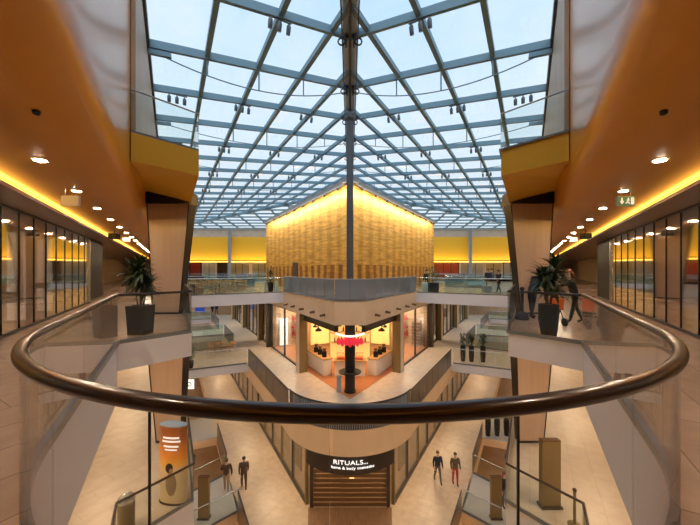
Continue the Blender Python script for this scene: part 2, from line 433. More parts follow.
# ------------------------------------------------------------------ balustrades
def resample(path, step):
    """split every straight run of a path into panels no longer than step"""
    out = []
    for a, b_ in zip(path[:-1], path[1:]):
        a = Vector(a); b_ = Vector(b_); n = max(1, int(math.ceil((b_-a).length/step-1e-6)))
        for i in range(n): out.append((a.lerp(b_, i/n), a.lerp(b_, (i+1)/n)))
    return out
def balustrade(name, label, path, zf, h=1.1, rr=.03, railm='railsteel', gm='glass', step=1.5, low=0.0, chan='channel', th=.02, group=None, panel='glass_panel', ch=.09, gap=.012):
    c = Vector(path[0]).lerp(Vector(path[-1]), .5)
    t = thing(name, label, 'railing', (c.x, c.y, zf), group)
    b = MB(); b.tube([(p[0], p[1], zf+h-rr) for p in path], rr, 10); b.build('handrail', M[railm], t, smooth=True)
    if chan:
        b = MB(); b.strip(path, .05, zf+low, zf+low+ch); b.build('base_channel', M[chan], t)
    for (p, q) in resample(path, step):
        d = (q-p).normalized(); b = MB(); b.strip([p+d*gap, q-d*gap], th, zf+low+(ch if chan else 0), zf+h-2*rr); b.build(panel, M[gm], t)
    return t

# near curved balustrade: curved panels with joints where the photograph shows them
t = thing('curved_balustrade', 'frameless curved glass balustrade with a thick bronze handrail right in front of the viewer', 'railing', (0, 1.2, 0))
b = MB(); full = [mir(A0)] + nose_arc(a0=-60, a1=60, step=2) + [A0]
b.tube([(p[0], p[1], 1.094) for p in full], .040, 20, flat=.95); b.build('handrail', M['rail'], t, smooth=True)
b = MB(); b.strip(full, .05, 0, .1); b.build('base_channel', M['channel'], t)
joints = [-60, -44, -28.3, -15.3, -1.3, 12.4, 25.6, 43, 60]
for a0, a1 in zip(joints[:-1], joints[1:]):
    b = MB(); g_ = .12; b.strip(nose_arc(a0=a0+g_, a1=a1-g_, step=2), .018, .1, 1.06); b.build('glass_panel', M['glassnear'], t, smooth=True)
T = nose_arc(a0=60, a1=60.1)[0]
for side in (1, -1):
    for p, q in resample([T, A0], 1.6):
        d = (q-p).normalized(); p = p+d*.01; q = q-d*.01
        b = MB(); b.strip([(side*p.x, p.y), (side*q.x, q.y)], .018*side, .1, 1.06); b.build('glass_panel', M['glassnear'], t)
for a in (-15.3, 12.4):
    p = nose_arc(a0=a-.09, a1=a+.09, step=1); b = MB(); b.strip(p, .006, .1, 1.06); b.build('joint_gasket', M['gasket'], t)

for side in (1, -1):
    sd = SN[side]
    balustrade('glass_balustrade', f'dark-railed glass balustrade of the {sd} platform corner with the potted palm', half([A0, B0, AS(-.48, 22.2)], side), 0, 1.12, .03, 'black', 'glass', 2.0)
    balustrade('glass_balustrade', f'glass balustrade along the front of the upper {sd} footbridge', half([AS(-.5, 22.25), AS(-7.15, 22.25)], side), 0, 1.1, .025, 'railpale', 'tealglass', 1.7, low=-.02)
    balustrade('glass_balustrade', f'glass balustrade along the far edge of the upper {sd} footbridge', half([AS(-.5, 30.95), AS(-7.1, 30.95)], side), 0, 1.1, .025, 'railpale', 'tealglass', 1.7)
    # upper floor platform
    balustrade('glass_balustrade', f'glass balustrade on top of the gold {sd} balcony', half([AU, BU, AS(-.65, 14)], side), 4.8, 1.0, .02, 'grey', 'glass', 2.0, ch=.05)
    # terrace of the gold block: dark grey panels
    balustrade('terrace_balustrade', f'grey panelled balustrade on the {sd} edge of the gold block terrace', half([(.78, 15.74), AS(-7.18, 22.15)], side), 0, 1.2, .02, 'grey', 'terracepanel', 1.35, low=.06, th=.03, panel='grey_panel', gap=.02)
    balustrade('terrace_balustrade', f'grey panelled balustrade of the gold block terrace behind the {sd} footbridge', half([AS(-7.18, 31.05), AS(-7.18, 42.0)], side), 0, 1.2, .02, 'grey', 'terracepanel', 1.35, low=.06, th=.03, panel='grey_panel', gap=.02)
    # level -1
    balustrade('glass_balustrade', f'bronze-railed glass balustrade of the lower {sd} platform', half([T, A1, B1, AS(-.58, 23.1)], side), -5, 1.12, .035, 'railsteel', 'glass', 2.2)
    pk = [AS(-4.78, s) for s in (14.0, 22.6)]
    balustrade('gallery_parapet', f'dark panelled parapet on the {sd} gallery arm, before the footbridge', half(pk, side), -5, 1.1, .025, 'black', 'parapet', 1.4, low=-.1, th=.04, panel='dark_panel', gap=.015, ch=.05)
    for lab, sa, sb in (('between the first and second footbridge', 28.55, 33.9), ('between the second and third footbridge', 38.1, 45.9)):
        balustrade('gallery_parapet', f'dark panelled parapet on the {sd} gallery arm, {lab}', half([AS(-4.78, sa), AS(-4.78, sb)], side), -5, 1.1, .025, 'black', 'parapet', 1.4, low=-.1, th=.04, panel='dark_panel', gap=.015, ch=.05)
    for nm_, s0, s1, lab in (('front', 22.78, 23.2, 'front of the first lower footbridge'), ('back', 28.45, 28.45, 'far edge of the first lower footbridge'), ('f2', 34.05, 34.5, 'front of the second lower footbridge'), ('f3', 46.05, 46.5, 'front of the third lower footbridge')):
        balustrade('glass_balustrade', f'clear glass balustrade on the {sd} side at the {lab}', half([AS(-4.7, s0), AS(-.65, s1)], side), -5, 1.1, .02, 'railpale', 'tealglass' if nm_ != 'front' else 'glass', 1.4)
    # ground floor voids
    balustrade('glass_balustrade', f'thin-railed glass balustrade on the far edge of the ground floor bridge, {sd} side', half([(7.03, 17.82), AS(-.85, 18.25)], side), -10, 1.1, .02, 'railpale', 'glass', 1.6)
    balustrade('glass_balustrade', f'thin-railed glass balustrade on the near edge of the ground floor bridge, {sd} side', half([(5.36, 15.05), AS(-.85, 15.25)], side), -10, 1.1, .02, 'railpale', 'glass', 1.6)
    balustrade('gallery_parapet', f'dark panelled parapet of the ground floor opening, {sd} side, beyond the bridge', half([AS(-2.82, 19.1), AS(-2.82, 23.2)], side), -10, 1.1, .02, 'black', 'parapet', 1.4, low=-.3, th=.04, panel='dark_panel', ch=.05)
    balustrade('gallery_parapet', f'dark panelled parapet of the ground floor opening, {sd} side, nearest the camera', half([AS(-2.82, 10.5), AS(-2.82, 15.6)], side), -10, 1.1, .02, 'black', 'parapet', 1.4, low=-.3, th=.04, panel='dark_panel', ch=.05)

# rounded nose parapet of the gallery
t = thing('gallery_parapet', 'rounded dark parapet with silvery pickets at the nose of the cafe gallery', 'railing', (0, 12.9, -5))
arc = core_arc(3.26)
b = MB(); b.tube([(p[0], p[1], -3.92) for p in arc], .03, 8); b.build('handrail', M['black'], t, smooth=True)
b = MB(); b.strip(arc, .04, -5.38, -3.95); b.build('dark_panel', M['parapet'], t, smooth=True)
pb = [core_arc(3.31, a, a, n=1)[0] for a in [-50+100*i/60 for i in range(61)]]
for i, p in enumerate(pb):
    b = MB(); b.box(p[0]-.012, p[0]+.012, p[1]-.012, p[1]+.012, -4.98, -3.96); b.build('picket', M['totemtop'], t)  # bluish reflection on the pickets is put into their flat colour

# back of the atrium balustrade
balustrade('glass_balustrade', 'long glass balustrade at the far end of the atrium', [AS(-.48, 52, -1), AS(-.48, 52)], 0, 1.1, .03, 'railpale', 'tealglass', 2.5)
# tip of the terrace
balustrade('terrace_balustrade', 'short pale balustrade at the tip of the gold block terrace under the mast', [(-.78, 15.8), (.78, 15.8)], 0, 1.2, .02, 'grey', 'terracepanel', .8, low=.06, th=.03, panel='grey_panel')

WASH = []
# ------------------------------------------------------------------ central gold block
t = thing('gold_pavilion', 'big gold mosaic-clad building block rising behind the dark mast in the middle of the atrium', 'building', (0, 19, 0))
GB = 19.0; gc = -9.5; gs0 = GB*CA
def gpt(c, s, side): return AS(c, s, side)
tip = (0, 19.0); re = AS(-9.5, 35.7); le = mir(re)
backp = (0, re[1]+.01)
for side in (1, -1):
    b = MB(); b.strip([tip, AS(-9.5, 35.7, side)], .25*side, 0, 6.95)
    b.build('mosaic_face', M['mosaic'], t)
    b = MB(); b.strip([(0, 18.75), (side*(re[0]+.25), re[1]+.1)], .6*side, 6.95, 7.3); b.build('cornice', M['grey'], t)
    for i in range(9):
        c0 = AS(-9.5, gs0+1.6+2.05*i, side); dd = .22
        b = MB(); b.ball((c0[0]*1.0+side*.0, c0[1]-.25, 6.88), .09, .09, .09, 8, 6); b.build('cornice_lamp', M['lampmetal'], t)
b = MB(); b.box(le[0], re[0], re[1]+.1, re[1]+.35, 0, 7.2); b.build('rear_face', M['mosaic'], t)
b = MB(); b.prism([(0, 19.6), (re[0]-.3, re[1]+.05), (le[0]+.3, re[1]+.05)], 6.7, 6.9); b.build('block_roof', M['grey'], t)
# lit band along the foot of the block: dark doorway
x0, y0 = AS(-9.47, 25.9, -1)
dr = thing('service_door', 'small dark service door in the left face of the gold block', 'door', (x0, y0, 0))
b = MB(); b.abox(-9.47, -9.40, 25.4, 26.5, 0, 2.3, -1); dl = b.build('door_leaf', M['browncloth'], dr)
b = MB(); b.abox(-9.40, -9.36, 26.3, 26.36, 1.0, 1.15, -1); b.build('handle', M['railpale'], dl)

for side in (1, -1):
    q0 = Vector((0, 17.8)); q1 = Vector(AS(-8.3, 35.7, side)); mid = q0.lerp(q1, .5)
    WASH.append((mid.x, mid.y, side, (q1-q0).length))
# mast
t = thing('mast', 'tall slim dark grey steel mast at the tip of the terrace', 'mast', (0, 16.7, 0))
b = MB(); b.tube([(0, 16.7, 0), (0, 16.7, 10.1)], .185, 20); b.build('shaft', M['mast'], t, smooth=True)
b = MB(); b.lathe([(.38, 0), (.38, .05), (.25, .09), (.2, .12)], 0, 16.7, 0, 20); b.build('base_plate', M['mast'], t)
b = MB(); b.lathe([(.2, 9.6), (.27, 9.75), (.27, 10.0), (.2, 10.12)], 0, 16.7, 0, 16); b.build('mast_head', M['mast'], t)
for side in (1, -1):
    X = side*22.5
    t = thing('roof_post', f'slim grey roof post near the far {SN[side]} corner of the atrium', 'post', (X, 58.2, 0))
    b = MB(); b.tube([(X, 58.2, 0), (X, 58.2, 9.3)], .34, 14); b.build('shaft', M['grey'], t, smooth=True)
    b = MB(); b.box(X-.55, X+.55, 57.65, 58.75, 0, .06); b.build('base_plate', M['steel'], t)

# ------------------------------------------------------------------ glass roof
roof = sempty('ceiling')
ZR = 9.65; SL = .109; C0 = .73; YB = 59.0
PC = [.73, -1.2, -3.1, -4.95, -6.75, -8.55, -10.35, -12.15, -13.95, -15.75, -17.55]
def zr(o): return ZR + SL*o
def rpt(c, s, side): return AS3(c, s, zr(C0-c), side)
def cend(s): return max(-.57735*s, -38.85+.57735*s)
for side in (1, -1):
    tip3 = Vector((0, -2*C0, ZR)); apex = Vector((0, 39.4, zr(19.55)))
    far = AS3(C0, 68.5, ZR, side)
    b = MB(); n = [tip3, far, apex]
    b.v = [tuple(v+Vector((0, 0, .06))) for v in n]+[tuple(v+Vector((0, 0, .09))) for v in n]
    for f in ((0, 1, 2), (5, 4, 3), (0, 3, 4, 1), (1, 4, 5, 2), (2, 5, 3, 0)): b.face(f)
    b.build('glass_pane', M['roofglass'], roof)
    k = 0; s = .85
    while s < 66:
        ce = cend(s)
        if ce < C0-.6:
            b = MB(); b.bar(rpt(C0, s, side), rpt(ce, s, side), .12, .28); b.build('rafter', M['steel'], roof)
            if k % 2 == 0 and C0-ce > 3 and s > 6:
                n_ = 18; pts = []
                for i in range(n_+1):
                    f_ = i/n_; c = (C0-.15)+(ce-(C0-.15))*f_; p = rpt(c, s, side); p.z -= .36+ .75*4*f_*(1-f_)*min(1, (C0-ce)/7); pts.append(p)
                b = MB(); b.tube(pts, .022, 6)
                c = C0-1.93
                while c > ce+.5:
                    f_ = (C0-.15-c)/(C0-.15-ce); p = rpt(c, s, side); q = p.copy(); p.z -= .3; q.z -= .36+.75*4*f_*(1-f_)*min(1, (C0-ce)/7)
                    b.bar(p, q, .05, .05, False); c -= 1.93
                b.bar(rpt(C0-.05, s, side)-Vector((0, 0, .34)), rpt(C0-.75, s, side)-Vector((0, 0, .34)), .12, .16)
                b.build('cable_truss', M['steel'], roof)
        s += 3.0; k += 1
    for j in range(0, 11):
        c = PC[j]; s0 = -1.732*c; s1 = (c+38.85)/.57735
        if s1-s0 < 1.5: continue
        b = MB(); b.bar(rpt(c, s0, side), rpt(c, s1, side), .17 if j else .22, .22 if j else .3); b.build('purlin', M['steeldark'] if j == 0 else M['steel'], roof)
    b = MB(); b.bar(Vector((0, 39.4, zr(19.6))), far, .3, .35); b.build('hip_beam', M['steel'], roof)
# back slope
b = MB(); n = [Vector((-35.9, YB, ZR)), Vector((35.9, YB, ZR)), Vector((0, 39.4, zr(19.55)))]
b.v = [tuple(v+Vector((0, 0, .06))) for v in n]+[tuple(v+Vector((0, 0, .09))) for v in n]
for f in ((0, 1, 2), (5, 4, 3), (0, 3, 4, 1), (1, 4, 5, 2), (2, 5, 3, 0)): b.face(f)
b.build('glass_pane', M['roofglass'], roof)
for i in range(-11, 12):
    X = 3.0*i; Y0 = (abs(X)*CA+58.27)/1.5
    if YB-Y0 > .6:
        b = MB(); b.bar((X, YB, ZR), (X, Y0, zr(YB-Y0)), .12, .28); b.build('rafter', M['steel'], roof)
for j in range(0, 11):
    e = 1.93*j; Y = YB-e; X = (1.5*Y-58.27)/CA
    if X > .6:
        b = MB(); b.bar((-X, Y, zr(e)), (X, Y, zr(e)), .16, .22); b.build('purlin', M['steel'], roof)
# central hip towards the viewer: pale web, dark fin and two flanking rods
def hz(Y, dz=0): return Vector((0, Y, zr(C0+.5*Y)+dz))
b = MB(); b.bar(hz(-1.4), hz(39.4), .5, .16); b.build('hip_beam', M['paleweb'], roof)
b = MB(); b.bar(hz(-1.4, -.16), hz(39.4, -.16), .10, .30); b.build('hip_fin', M['steeldark'], roof)
for sx in (-1, 1):
    b = MB(); b.tube([hz(Y, -.42-.25*abs(sin(pi*(Y-4.7)/6.93)))+Vector((sx*.27, 0, 0)) for Y in [-1+.6*i for i in range(67)]], .028, 6); b.build('hip_cable', M['steeldark'], roof)
for i, s in enumerate([.85+3.0*k for k in range(11)]):
    Y = s/CA
    if Y > 6 and i % 1 == 0:
        for sx in (-1, 1):
            c = hz(Y-.15, -.45)+Vector((sx*.3, 0, 0)); pts = [c+Vector((.13*cos(a*pi/5), 0, .13*sin(a*pi/5))) for a in range(10)]
            b = MB(); b.tube(pts, .03, 6, closed=True); b.bar(c+Vector((-.16*sx, 0, .3)), c+Vector((-.16*sx, 0, -.2)), .05, .05, False); b.build('cable_ring', M['steeldark'], roof)

# spotlights hanging in threes below the rafters
t0 = thing('spotlight_cluster', 'x', 'spotlight', (0, 0, 0), 'triple spotlights under the glass roof')
b = MB(); b.box(-.4, .4, -.03, .03, -.04, 0); b.build('mounting_bar', M['lampmetal'], t0)
for i in (-1, 0, 1):
    b = MB(); b.tube([(i*.3, 0, -.04), (i*.3, 0, -.16)], .02, 6); b.tube([(i*.3, -.04, -.14), (i*.3, -.05, -.2), (i*.3, .03, -.40)], .07, 10, rs=[.05, .075, .07]); lo = b.build('lamp', M['lampmetal'], t0, smooth=True)
    b = MB(); b.tube([(i*.3, .029, -.395), (i*.3, .034, -.408)], .06, 10); b.build('lens', M['grey'], lo)
first = True; ROWS = ((-.25, 'wall'), (-3.05, 'middle'), (-6.4, 'inner'), (-9.8, 'innermost'))
for side in (1, -1):
    for c, rn in ROWS:
        k = 0
        for s in (9.85, 15.85, 21.85, 27.85, 33.85, 39.85):
            if c < cend(s)+.8 or (c > -1 and s < 12): continue
            p = rpt(c-.0, s-.0, side); p.z -= .28
            lab = f'{ORD[k]} nearest triple spotlight in the {rn} row under the {SN[side]} roof slope'
            rz = -side*radians(30)
            if first: o = t0; o.location = p; o.rotation_euler = (0, 0, rz); o['label'] = lab; first = False
            else: copy_tree(t0, p, rz, lab)
            k += 1

# ------------------------------------------------------------------ big tapering columns
def frustum(b, base, top, z0, z1):
    n = len(b.v); b.v += [(x, y, z0) for x, y in base]+[(x, y, z1) for x, y in top]
    b.face((n+3, n+2, n+1, n)); b.face((n+4, n+5, n+6, n+7))
    for i in range(4): b.face((n+i, n+(i+1) % 4, n+4+(i+1) % 4, n+4+i))
def pylon(name, label, side, x0, x1, X0, X1, y, zb, zt, dy=.3, collar=True, shift=0, m='column'):
    t = thing(name, label, 'column', (side*(x0+x1)/2, y, zb))
    b = MB(); frustum(b, half([(x0, y), (x1, y), (x1, y+dy), (x0, y+dy)], side), half([(X0, y-.1), (X1, y-.1), (X1, y+dy+.1), (X0, y+dy+.1)], side), zb, zt); b.build('shaft', M[m], t)
    for (a, A_) in ((x0, X0), (x1, X1)):
        e = .035 if a == x1 else -.035
        b = MB(); frustum(b, half([(min(a, a+e), y-.02), (max(a, a+e), y-.02), (max(a, a+e), y+dy), (min(a, a+e), y+dy)], side),
                          half([(min(A_, A_+e), y-.12), (max(A_, A_+e), y-.12), (max(A_, A_+e), y+dy+.1), (min(A_, A_+e), y+dy+.1)], side), zb, zt)
        b.build('edge_trim', M['black'], t)
    if collar:
        b = MB(); b.prism(half([(X0-.05, y-.2), (X1+.05, y-.2), (X1+.05, y+dy+.2), (X0-.05, y+dy+.2)], side), zt, zt+.45); b.build('collar', M['black'], t)
    b = MB(); b.prism(half([(x0-.02, y-.04), (x1+.02, y-.04), (x1+.02, y+dy), (x0-.02, y+dy)], side), zb, zb+.06); b.build('plinth', M['black'], t)
    return t
for side in (1, -1):
    pylon('column', f'big tapering beige column under the gold balcony on the {SN[side]}', side, 6.44, 7.40, 6.02, 7.55, 11.7, 0, 4.12)
    pylon('column', f'second beige column down the {SN[side]} gallery, hidden behind the first', side, 12.0, 13.0, 11.6, 13.2, 21.3, 0, 4.12)
    pylon('column', f'glossy beige column below the {SN[side]} platform, one storey down', side, 6.55, 7.45, 6.36, 7.80, 12.0, -5, -.62, collar=False)
    pylon('column', f'beige column two storeys down on the {SN[side]} side of the ground floor', side, 6.6, 7.3, 6.3, 7.4, 12.2, -10, -5.82, collar=False)

# ------------------------------------------------------------------ shop glass walls on both sides of the upper corridor
for side in (1, -1):
    t = thing('glass_shopfront', f'long reflective glass shop wall along the {SN[side]} corridor', 'shopfront', (*AS(3.54, 8, side), 0))
    s = -3.0+.05; i = 0
    while s < 19.7:
        b = MB(); b.abox(3.54, 3.56, s, s+1.03, .08, 3.22, side); b.build('glass_panel', M['shopglass'], t)
        b = MB(); b.abox(3.52, 3.58, s+1.03, s+1.05, .08, 3.22, side); b.build('joint', M['black'], t)
        s += 1.05
    b = MB(); b.abox(3.5, 3.6, -3, 19.8, 0, .08, side); b.build('bottom_rail', M['frame'], t)
    b = MB(); b.abox(3.5, 3.6, -3, 19.8, 3.2, 3.25, side); b.build('top_rail', M['frame'], t)
    t = thing('pillar', f'square black pillar at the end of the {SN[side]} glass shop wall', 'column', (*AS(3.8, 21.7, side), 0))
    b = MB(); b.abox(3.5, 4.2, 20.0, 23.4, 0, 3.25, side); b.build('shaft', M['blackmatte'], t)
    b = MB(); b.abox(3.49, 3.5, 20.0, 23.4, 0, .12, side); b.build('foot', M['railsteel'], t)
    b = MB(); b.abox(3.47, 3.56, 19.88, 19.98, 0, 3.2, side); b.build('edge_strip', M['railpale'], t)
# display banners behind the left glass wall
for s, lab, k in ((13.9, 'white display panel with blue print behind the left glass wall, nearer the camera', 0), (16.5, 'white display panel with a blue band behind the left glass wall, farther from the camera', 1)):
    x, y = AS(4.25, s, -1); w = .27
    t = thing('banner_stand', lab, 'display', (x, y, 0))
    b = MB(); b.box(x-w, x+w, y-.03, y+.03, .06, 2.85); b.build('board', M['whitelit'], t)
    b = MB(); b.box(x-w-.1, x+w+.1, y-.2, y+.2, 0, .06); b.build('base', M['grey'], t)
    b = MB()
    if k == 0:
        b.box(x-w, x+w, y-.04, y-.032, .6, .95); b.quad((x+w-.24, y-.036, 2.8), (x+w-.05, y-.036, 2.8), (x+w, y-.036, .95), (x+w-.12, y-.036, .95)); b.quad((x-w, y-.036, 2.8), (x-w+.06, y-.036, 2.8), (x-w+.2, y-.036, 2.4), (x-w+.12, y-.036, 2.4))
    else: b.box(x-w, x+w, y-.04, y-.032, .95, 1.15)
    b.build('blue_print', M['blue'], t)

# ------------------------------------------------------------------ ceiling fixtures of the corridors
d0 = thing('downlight', 'x', 'downlight', (0, 0, 0), 'recessed downlights in the gold ceiling')
b = MB(); b.lathe([(.075, -.012), (.11, -.012), (.115, 0), (.075, 0)], 0, 0, 0, 20); b.build('rim', M['railpale'], d0, smooth=True)
b = MB(); b.lathe([(.078, -.016), (.078, -.0125)], 0, 0, 0, 16); b.build('lens', M['downlight'], d0)
first = True
for side in (1, -1):
    for k in range(18):
        s = 2.35+2.3*k; p = AS3(1.85, s, 3.455, side)
        lab = f'{ORD[k]} recessed downlight from the camera along the {SN[side]} gold ceiling'
        if first: d0.location = p; d0['label'] = lab; first = False
        else: copy_tree(d0, p, None, lab)
for side in (1, -1):
    x, y = AS(.6, 10.15, side); copy_tree(d0, (x, y, 4.455), None, f'small downlight in the underside of the {SN[side]} gold balcony')['group'] = 'balcony downlights'
    x, y = AS(1.35, 4.95, side)
    o = MB().lathe([(.02, -.05), (.035, -.04), (.04, 0)], x, y, 3.5, 14).build('smoke_detector', M['blackmatte'], None, True); tag(o, f'small dark ceiling detector on the {SN[side]} gold ceiling near the camera', 'detector')
    # speaker box further down the corridor
    x, y = AS(2.2, 17.5, side)
    t = thing('ceiling_speaker', f'dark box speaker hanging under the {SN[side]} gold ceiling beside the glow line', 'speaker', (x, y, 3.1))
    b = MB(); b.box(x-.18, x+.18, y-.15, y+.15, 3.05, 3.3); b.build('cabinet', M['blackmatte'], t, bevel=.02)
    b = MB(); b.tube([(x, y, 3.3), (x, y, 3.46)], .02, 8); b.build('bracket', M['blackmatte'], t)

# exit signs
def exit_sign(x, y, z, label, face):
    t = thing('exit_sign', label, 'sign', (x, y, z))
    w, h = .19, .11
    b = MB(); b.box(x-w, x+w, y-.03, y+.03, z-h, z+h); b.build('housing', M['exitbox'] if not face else M['grey'], t)
    for dx in (-.12, .12):
        b = MB(); b.tube([(x+dx, y, z+h), (x+dx, y, 3.46)], .008, 6); b.build('hanger', M['grey'], t)
    if face:
        yy = y-.034
        b = MB(); b.box(x-w+.012, x+w-.012, yy, y-.031, z-h+.012, z+h-.012); b.build('green_face', M['exitgreen'], t)
        yy -= .003; b = MB()
        b.quad((x-.115, yy, z+.07), (x-.085, yy, z+.07), (x-.085, yy, z-.01), (x-.115, yy, z-.01))
        n = len(b.v); b.v += [(x-.15, yy, z-.005), (x-.05, yy, z-.005), (x-.1, yy, z-.075)]; b.face((n, n+2, n+1)); b.build('arrow', M['exitwhite'], t)
        b = MB(); X = x+.075
        b.quad((X+.02, yy, z+.075), (X+.09, yy, z+.075), (X+.09, yy, z-.075), (X+.02, yy, z-.075)); b.build('door_symbol', M['exitwhite'], t)
        b = MB(); b.ball((X-.035, yy, z+.058), .017, .004, .017, 10, 6)
        for p, q in (((-.035, .035), (-.05, -.015)), ((-.05, -.015), (-.015, -.04)), ((-.015, -.04), (-.025, -.075)), ((-.05, -.015), (-.075, -.05)), ((-.075, -.05), (-.1, -.045)), ((-.04, .03), (-.005, .012)), ((-.04, .03), (-.075, .01))):
            b.bar((X+p[0], yy, z+p[1]), (X+q[0], yy, z+q[1]), .006, .017, False)
        b.build('running_figure', M['exitwhite'], t)
    return t
x, y = AS(1.83, 9.0); exit_sign(x, y, 3.17, 'green exit sign with a down arrow and running figure hanging from the right ceiling', True)
x, y = AS(1.9, 9.0, -1); exit_sign(x, y, 3.17, 'exit sign seen as a pale blank box under the left ceiling', False)
x, y = AS(1.9, 19.0, 1); exit_sign(x, y, 3.17, 'small pale exit sign far down the right ceiling', False)
x, y = AS(1.9, 19.0, -1); exit_sign(x, y, 3.17, 'small pale exit sign far down the left ceiling', False)

# ------------------------------------------------------------------ plants
def blade(b, base, az, el, ln, w, curl):
    """one arching leaf"""
    pts = []; p = Vector(base); e = el
    for i in range(6):
        pts.append(p.copy()); st = ln/5; p = p+Vector((cos(az)*cos(e), sin(az)*cos(e), sin(e)))*st; e -= curl/5
    side = Vector((-sin(az), cos(az), 0)); n = len(b.v)
    for i, q in enumerate(pts):
        ww = w*(.35, .8, 1, .85, .5, .04)[i]; b.v += [tuple(q-side*ww/2), tuple(q+Vector((0, 0, -.12*ww))), tuple(q+side*ww/2)]
    for i in range(5):
        a = n+3*i; b.face((a, a+1, a+4, a+3)); b.face((a+1, a+2, a+5, a+4))
def palm(label, x, y, zf, poth, potr, top, rng, square=False, nl=60, spread=.55, lw=.05):
    t = thing('potted_palm', label, 'plant', (x, y, zf))
    b = MB()
    if square:
        n = []; r = potr
        frustum(b, [(x-r*.85, y-r*.85), (x+r*.85, y-r*.85), (x+r*.85, y+r*.85), (x-r*.85, y+r*.85)], [(x-r, y-r), (x+r, y-r), (x+r, y+r), (x-r, y+r)], zf, zf+poth)
    else: b.lathe([(potr*.72, 0), (potr*.9, poth*.35), (potr, poth*.75), (potr*.97, poth), (potr*.85, poth), (potr*.85, poth-.05)], x, y, zf, 22)
    b.build('pot', M['blackmatte'], t, smooth=not square)
    b = MB(); b.lathe([(potr*.8, 0), (potr*.8, .02)], x, y, zf+poth-(.0 if square else .04), 14); b.build('soil', M['soil'], t)
    b = MB(); hs = []
    for k in range(4):
        a = k*1.6+.4; q = Vector((x+.06*cos(a), y+.06*sin(a), zf+poth)); h = (top-poth)*(.45+.12*k); e = q+Vector((.1*cos(a), .1*sin(a), h)); b.tube([q, q.lerp(e, .5), e], .018, 7); hs.append(e)
    b.build('stem', M['bark'], t)
    b = MB()
    for k in range(nl):
        e = hs[k % 4]; f_ = rng.random(); el = -.35+1.75*f_; az = rng.random()*2*pi
        q = Vector(e)-Vector((0, 0, (1-f_)*.35*(top-poth)*.5))
        blade(b, q, az, el, spread*(.75+.4*rng.random()), lw*(.8+.5*rng.random()), .9+.5*rng.random())
    o = b.build('foliage', M['leaf'], t)
    return t
rng = random.Random(3)
palm('leafy palm in a tapered square black pot behind the left glass balustrade', -5.42, 8.05, 0, .74, .235, 2.0, rng, True, 230, .46, .07)
palm('leafy palm in a tall round black pot behind the right glass balustrade', 4.95, 7.75, 0, .80, .23, 1.95, rng, False, 230, .46, .07)
def bush(label, x, y, zf, poth, potr, top, square, br=.3, m='leafbright'):
    t = thing('potted_bush', label, 'plant', (x, y, zf))
    b = MB()
    if square: b.box(x-potr, x+potr, y-potr, y+potr, zf, zf+poth)
    else: b.lathe([(potr*.75, 0), (potr*.95, poth*.4), (potr, poth*.8), (potr*.9, poth)], x, y, zf, 16)
    b.build('pot', M['blackmatte'], t, smooth=not square)
    b = MB(); b.tube([(x, y, zf+poth), (x, y, zf+poth+.6*(top-poth))], .025, 6); b.build('stem', M['bark'], t)
    b = MB()
    for k in range(150):
        v = Vector((rng.gauss(0, .5), rng.gauss(0, .5), rng.gauss(0, .5))); 
        if v.length > 1.1: v *= 1.1/v.length
        q = Vector((x, y, zf+(poth+top)/2+.05))+Vector((v.x*br, v.y*br, v.z*(top-poth)*.5)); az = rng.random()*2*pi
        blade(b, q, az, rng.uniform(-.3, 1.2), .2, .07, 1.)
    b.build('foliage', M[m], t); return t
for i, (px, lb) in enumerate(((463.5, 'leftmost'), (472, 'middle'), (483.5, 'rightmost'))):
    d = 22.3-.1*i; x = (px-350)/F*(d+.3); bush(f'{lb} of the three tall black pots with bushes on the lower right footbridge', x, d+.4, -5, 1.15, .19, 1.95, False, .2, 'leaf')
for i, (px, lb) in enumerate(((488, 'leftmost'), (497, 'middle'), (506.5, 'rightmost'))):
    d = 21.9; x = (px-350)/F*d; bush(f'{lb} of the three black pots with bushes two storeys down on the right', x, d-.0, -10, 1.15, .19, 1.9, False, .2, 'leaf')
x, y = AS(-6.4, 22.8, -1); bush('small conifer in a black pot at the block end of the upper left footbridge', x, y, 0, .75, .2, 1.75, False, .2, 'leaf')
x, y = AS(-6.0, 22.9); bush('round bush in a square black planter at the block end of the upper right footbridge', x-.15, y, 0, .72, .33, 1.75, True, .42)
x, y = AS(-6.75, 22.8, 1); b = MB(); b.box(x-.2, x+.2, y-.2, y+.2, 0, .75); tag(b.build('white_pedestal', M['brightwhite'], bevel=.02), 'white block pedestal beside the square black planter on the upper right footbridge', 'pedestal')
for dx, w_ in ((-.42, 'left'), (.42, 'right')):
    x, y = AS(-6.4, 22.8, -1); b = MB(); b.box(x+dx-.07, x+dx+.07, y-.15, y+.15, 0, .85); tag(b.build('white_pedestal', M['brightwhite'], bevel=.02), f'slim white block to the {w_} of the conifer pot on the upper left footbridge', 'pedestal')
x, y = AS(-1.2, 23.7, -1); bush('bright green bush at the gallery end of the lower left footbridge', x, y, -5, .5, .18, 1.6, False, .2)

